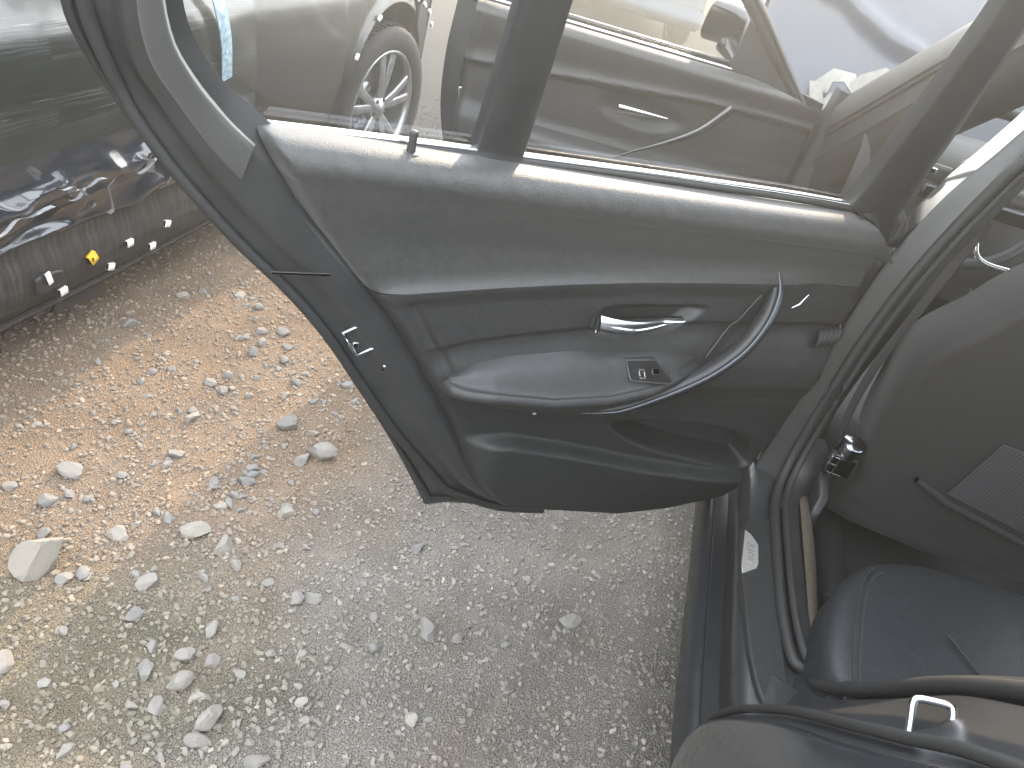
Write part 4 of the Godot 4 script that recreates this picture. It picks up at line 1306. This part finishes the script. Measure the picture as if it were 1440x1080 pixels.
func stone_mesh(seed_: int, sub: int) -> ArrayMesh:
	var r := RandomNumberGenerator.new()
	r.seed = seed_
	var planes := []
	for i in 11:
		var d := Vector3(r.randfn(), r.randfn(), r.randfn()).normalized()
		planes.append([d, r.randf_range(.52, .86)])
	var t := (1.0 + sqrt(5.0)) / 2.0
	var vs := [Vector3(-1, t, 0), Vector3(1, t, 0), Vector3(-1, -t, 0), Vector3(1, -t, 0), Vector3(0, -1, t), Vector3(0, 1, t), Vector3(0, -1, -t), Vector3(0, 1, -t), Vector3(t, 0, -1), Vector3(t, 0, 1), Vector3(-t, 0, -1), Vector3(-t, 0, 1)]
	var fs := [0, 11, 5, 0, 5, 1, 0, 1, 7, 0, 7, 10, 0, 10, 11, 1, 5, 9, 5, 11, 4, 11, 10, 2, 10, 7, 6, 7, 1, 8, 3, 9, 4, 3, 4, 2, 3, 2, 6, 3, 6, 8, 3, 8, 9, 4, 9, 5, 2, 4, 11, 6, 2, 10, 8, 6, 7, 9, 8, 1]
	var tris := []
	for i in range(0, 60, 3):
		tris.append([vs[fs[i]].normalized(), vs[fs[i + 1]].normalized(), vs[fs[i + 2]].normalized()])
	for s in sub:
		var nt := []
		for q in tris:
			var a: Vector3 = ((q[0] + q[1]) / 2).normalized()
			var b: Vector3 = ((q[1] + q[2]) / 2).normalized()
			var c: Vector3 = ((q[2] + q[0]) / 2).normalized()
			nt.append_array([[q[0], a, c], [a, q[1], b], [c, b, q[2]], [a, b, c]])
		tris = nt
	var f := FastNoiseLite.new()
	f.seed = seed_
	f.frequency = 1.6
	var m := MB.new()
	for q in tris:
		var p := []
		for e in q:
			var x: Vector3 = e
			for pl in planes:
				var over: float = x.dot(pl[0]) - pl[1]
				if over > 0:
					x -= pl[0] * over
			x *= 1.0 + .07 * f.get_noise_3dv(e * 2.0)
			p.append(x * Vector3(.72, .50, .60))
		var nn: Vector3 = (p[2] - p[0]).cross(p[1] - p[0]).normalized()
		for e in p:
			m.ix.append(m.v.size())
			m.v.append(e)
			m.n.append(nn)
			m.t.append(Vector2(e.x, e.z))
	return m.mesh()


func build_ground() -> void:
	nz.seed = 8
	nz.frequency = 1.0
	nz.fractal_octaves = 4
	var xs := spread(-2.1, .1, .014, 260.0)
	var zs := spread(-2.6, 1.0, .014, 260.0)
	var p := PackedVector3Array()
	var m := MB.new()
	for z in zs:
		for x in xs:
			p.append(Vector3(x, ground_y(x, z) if absf(x) < 14 and absf(z) < 16 else 0.0, z))
			var d := dirt(x, z)
			var k := 1.0 + .22 * nz.get_noise_2d(x * 5.0, z * 5.0 + 50.0) + .12 * nz.get_noise_2d(x * 17.0, z * 17.0)
			var col := Color(.232, .212, .184).lerp(Color(.275, .200, .140), d) * k
			var damp := ss(.30, .06, Vector2((x + .80) * .9, z - .66).length()) * (.6 + .8 * nz.get_noise_2d(x * 4.0 + 70.0, z * 4.0))
			col = col.lerp(Color(.135, .125, .085) * k, clampf(damp, 0.0, .85))
			col = col.lerp(Color(.165, .148, .108) * k, .7 * ss(.42, .75, z) * ss(-.72, -.95, x))  # olive tint in the near left corner imitates green lens flare
			col = col.lerp(Color(.075, .074, .071) * k, ss(-1.0, -2.0, z))  # far soil painted darker to offset the strong open-sky light
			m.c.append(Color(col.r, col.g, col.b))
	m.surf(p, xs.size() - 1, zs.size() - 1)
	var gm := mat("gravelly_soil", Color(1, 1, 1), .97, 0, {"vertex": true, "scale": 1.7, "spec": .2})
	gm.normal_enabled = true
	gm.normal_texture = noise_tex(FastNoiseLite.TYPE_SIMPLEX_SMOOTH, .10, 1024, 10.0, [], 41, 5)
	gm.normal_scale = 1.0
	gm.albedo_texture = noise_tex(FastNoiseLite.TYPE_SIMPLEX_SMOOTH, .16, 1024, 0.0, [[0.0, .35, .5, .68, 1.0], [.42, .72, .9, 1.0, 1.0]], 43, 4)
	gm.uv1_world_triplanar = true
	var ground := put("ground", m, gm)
	tag(ground, "", "", "", "structure")
	# stones
	var sh := []
	for i in 9:
		sh.append(stone_mesh(100 + i, 2))
	var st_tex := noise_tex(FastNoiseLite.TYPE_SIMPLEX_SMOOTH, .03, 512, 0.0, [[0.0, .4, .6, 1.0], [.62, .82, .95, 1.0]], 51, 5)
	var st_n := noise_tex(FastNoiseLite.TYPE_SIMPLEX_SMOOTH, .06, 512, 6.0, [], 52, 5)
	var tones := []
	for c in [Color(.31, .285, .25), Color(.27, .25, .225), Color(.36, .325, .275), Color(.25, .235, .215), Color(.34, .275, .21), Color(.24, .228, .212)]:
		tones.append(mat("stone", c, .88, 0, {"tint": st_tex, "normal": st_n, "bump": .8, "scale": 6.0}))
	# the ones that stand out are things of their own: x, z, length, height, turn, shape, tone, label
	var big := [
		[-1.112, .600, .084, .125, .75, 4, 2, "large pale wedge-shaped stone, biggest one on the dirt"],
		[-.837, .069, .075, .045, .3, 1, 0, "grey stone lying at the edge of the door's shadow beside a smaller lump"],
		[-.862, .110, .045, .030, 1.4, 2, 0, "smaller grey lump touching the grey stone beside the open door"],
		[-.944, .020, .060, .045, .8, 3, 1, "lone grey stone casting a shadow between door and damaged car"],
		[-.871, .403, .055, .035, 1.7, 4, 0, "upright pale stone at the end of the stone cluster nearest the door"],
		[-.940, .402, .062, .034, .4, 5, 2, "broad pale stone next to the upright one in the cluster"],
		[-1.238, .380, .062, .030, 0.0, 6, 0, "flat oval pale stone on bare tan soil"],
		[-.934, .546, .045, .030, .9, 7, 0, "single pale angular stone below the stone cluster"],
		[-1.051, .478, .045, .028, .2, 8, 2, "pale rounded stone between the wedge stone and the cluster"],
		[-.766, .693, .048, .034, 1.0, 1, 0, "pale pointed stone in the loose scatter, lower of the pair"],
		[-.785, .646, .040, .030, .5, 3, 0, "pale square stone in the loose scatter, upper of the pair"],
		[-.686, .728, .050, .030, 1.3, 0, 0, "long pale stone at the near edge of the loose scatter"],
		[-.436, .403, .055, .020, 2.3, 2, 3, "dark slender stone lying on grey grit under the door"],
		[-.179, .242, .055, .014, .6, 5, 1, "flat grey chip half buried near the car sill"],
		[-.573, .640, .026, .018, .6, 7, 2, "small white pebble alone on the grey grit"],
		[-.657, .435, .044, .018, .2, 4, 1, "flat grey stone in the middle of the grit"],
	]
	for b in big:
		var o := MeshInstance3D.new()
		o.name = free_name("stone", self)
		o.mesh = sh[b[5]]
		o.material_override = tones[b[6]]
		add_child(o, true)
		var l: float = b[2] * .76
		o.transform = Transform3D(Basis(Vector3.UP, b[4]) * Basis(Vector3.BACK, -.45 if b[3] > .1 else 0.0) * Basis.from_scale(Vector3(l, b[3] * 1.25, l * (.60 if b[2] > .09 else .75))), Vector3(b[0], ground_y(b[0], b[1]) + b[3] * .22, b[1]))
		tag(o, b[7], "stone", "loose stones on the ground")
	rng.seed = 77
	var dens := func(x: float, z: float) -> float:
		var band := exp(-pow((x + .95 + .35 * (.35 - z)) / .20, 2)) * ss(-.2, .25, z)
		var near := exp(-pow((x + .78) / .20, 2)) * ss(.45, .7, z)
		var base := .18 + .25 * ss(-.6, -1.0, x) + .3 * maxf(0.0, nz.get_noise_2d(x * 2.0 + 3.0, z * 2.0))
		return clampf(base * ss(-.1, -.5, x) + .06 + band * .9 + near, 0.0, 1.0)
	var count := 0
	while count < 284:
		var x := rng.randf_range(-1.5, -.05)
		var z := rng.randf_range(-.8, .86)
		var keep := rng.randf()
		var l := .013 + .022 * pow(rng.randf(), 2.2)
		var k := rng.randi_range(0, 8)
		var tn := rng.randi_range(0, 5)
		if tn == 4 or (tn == 2 and count % 2):
			tn = 1
		var turn := Basis(Vector3.UP, rng.randf() * TAU) * Basis(Vector3.RIGHT, rng.randf_range(-.3, .3))
		var fl := rng.randf_range(.7, 1.2)
		var ok: bool = keep < dens.call(x, z) * .9
		for b in big:
			ok = ok and Vector2(x - b[0], z - b[1]).length() > b[2] * .6
		if not ok:
			continue
		var o := MeshInstance3D.new()
		o.name = "stone" if count == 0 else "stone_%03d" % count
		o.mesh = sh[k]
		o.material_override = tones[tn]
		ground.add_child(o, true)
		o.transform = Transform3D(turn * Basis.from_scale(Vector3(l, l * fl, l * rng.randf_range(.7, 1.0))), Vector3(x, ground_y(x, z) + l * .12, z))
		count += 1
	# grit: far too small to pick apart
	var vs := []
	for i in 4:
		vs.append(stone_mesh(300 + i, 1))
	var gmat := mat("grit", Color(1, 1, 1), .95, 0, {"vertex": true, "spec": .25})
	var each := 38000
	for g in 4:
		var mm := MultiMesh.new()
		mm.transform_format = MultiMesh.TRANSFORM_3D
		mm.use_colors = true
		mm.mesh = vs[g]
		mm.instance_count = each
		for i in each:
			var x := 0.0
			var z := 0.0
			for tries in 12:
				x = rng.randf_range(-1.75, .10)
				z = rng.randf_range(-1.5, .98) if i % 5 else rng.randf_range(-4.5, -1.5)
				if rng.randf() < .35 + .65 * dens.call(x, z) + .3 * (1.0 - dirt(x, z)):
					break
			var l := .0018 + .0090 * pow(rng.randf(), 7.0)
			if g == 0:
				l *= 1.25
			var b := Basis(Vector3.UP, rng.randf() * TAU) * Basis(Vector3.RIGHT, rng.randf_range(-.5, .5)) * Basis.from_scale(Vector3(l, l * rng.randf_range(.7, 1.3), l * rng.randf_range(.7, 1.1)))
			mm.set_instance_transform(i, Transform3D(b, Vector3(x, ground_y(x, z) + l * .1, z)))
			var d := dirt(x, z)
			var tone := rng.randf_range(.74, 1.06) if i % 16 else rng.randf_range(1.1, 1.4)
			var col := Color(.232, .212, .184).lerp(Color(.27, .205, .15), d * rng.randf_range(.3, 1.0)).lerp(Color(.19, .175, .13), .6 * ss(.30, .06, Vector2((x + .80) * .9, z - .66).length())).lerp(Color(.185, .168, .13), .6 * ss(.42, .75, z) * ss(-.72, -.95, x)).lerp(Color(.075, .074, .071), ss(-1.0, -2.0, z)) * tone  # same tints as the soil: damp patch, painted flare, darkened distance
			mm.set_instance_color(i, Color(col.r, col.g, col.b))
		var mi := MultiMeshInstance3D.new()
		mi.name = "grit" if g == 0 else "grit_%03d" % g
		mi.multimesh = mm
		mi.material_override = gmat
		ground.add_child(mi, true)
		mi.set_meta("kind", "stuff")


func _ready() -> void:
	var cam := Camera3D.new()
	cam.name = "camera"
	cam.fov = 53.204
	cam.near = .02
	cam.far = 600.0
	add_child(cam)
	cam.transform = Transform3D(Basis(Vector3.UP, .10764) * Basis(Vector3.RIGHT, -.57527) * Basis(Vector3.BACK, .30801), Vector3(-.3212, 1.2276, 1.3589))
	cam.current = true
	var we := WorldEnvironment.new()
	we.name = "world"
	var env := Environment.new()
	env.background_mode = Environment.BG_SKY
	var sky := Sky.new()
	var sm := ProceduralSkyMaterial.new()
	sm.sky_top_color = Color(.69, .712, .745)
	sm.sky_horizon_color = Color(.86, .88, .88)
	sm.sky_curve = .18
	sm.ground_bottom_color = Color(.40, .36, .31)
	sm.ground_horizon_color = Color(.72, .70, .66)
	sm.sky_energy_multiplier = 1.8
	sm.sun_angle_max = 24.0
	sky.sky_material = sm
	env.sky = sky
	env.tonemap_mode = Environment.TONE_MAPPER_LINEAR
	env.tonemap_exposure = 3.45
	env.volumetric_fog_enabled = true  # thin haze added to imitate sun glare in the lens
	env.volumetric_fog_density = .045
	env.volumetric_fog_albedo = Color(.985, .98, .945)
	env.volumetric_fog_anisotropy = .78
	env.sdfgi_enabled = true
	env.ssao_enabled = true
	env.ssil_enabled = true
	we.environment = env
	add_child(we)
	var sun := DirectionalLight3D.new()
	sun.name = "sun"
	sun.light_energy = .86
	sun.light_color = Color(1.0, .90, .76)
	sun.light_angular_distance = .5
	sun.shadow_enabled = true
	add_child(sun)
	var az := deg_to_rad(-1.5)
	var el := deg_to_rad(28.0)
	sun.look_at_from_position(Vector3(sin(az) * cos(el), sin(el), -cos(az) * cos(el)) * 10.0, Vector3.ZERO)
	rng.seed = 1
	nz.seed = 8
	nz.frequency = 1.0
	make_materials()
	build_ground()
	build_sedan()
	build_left_car()
	build_far_car()
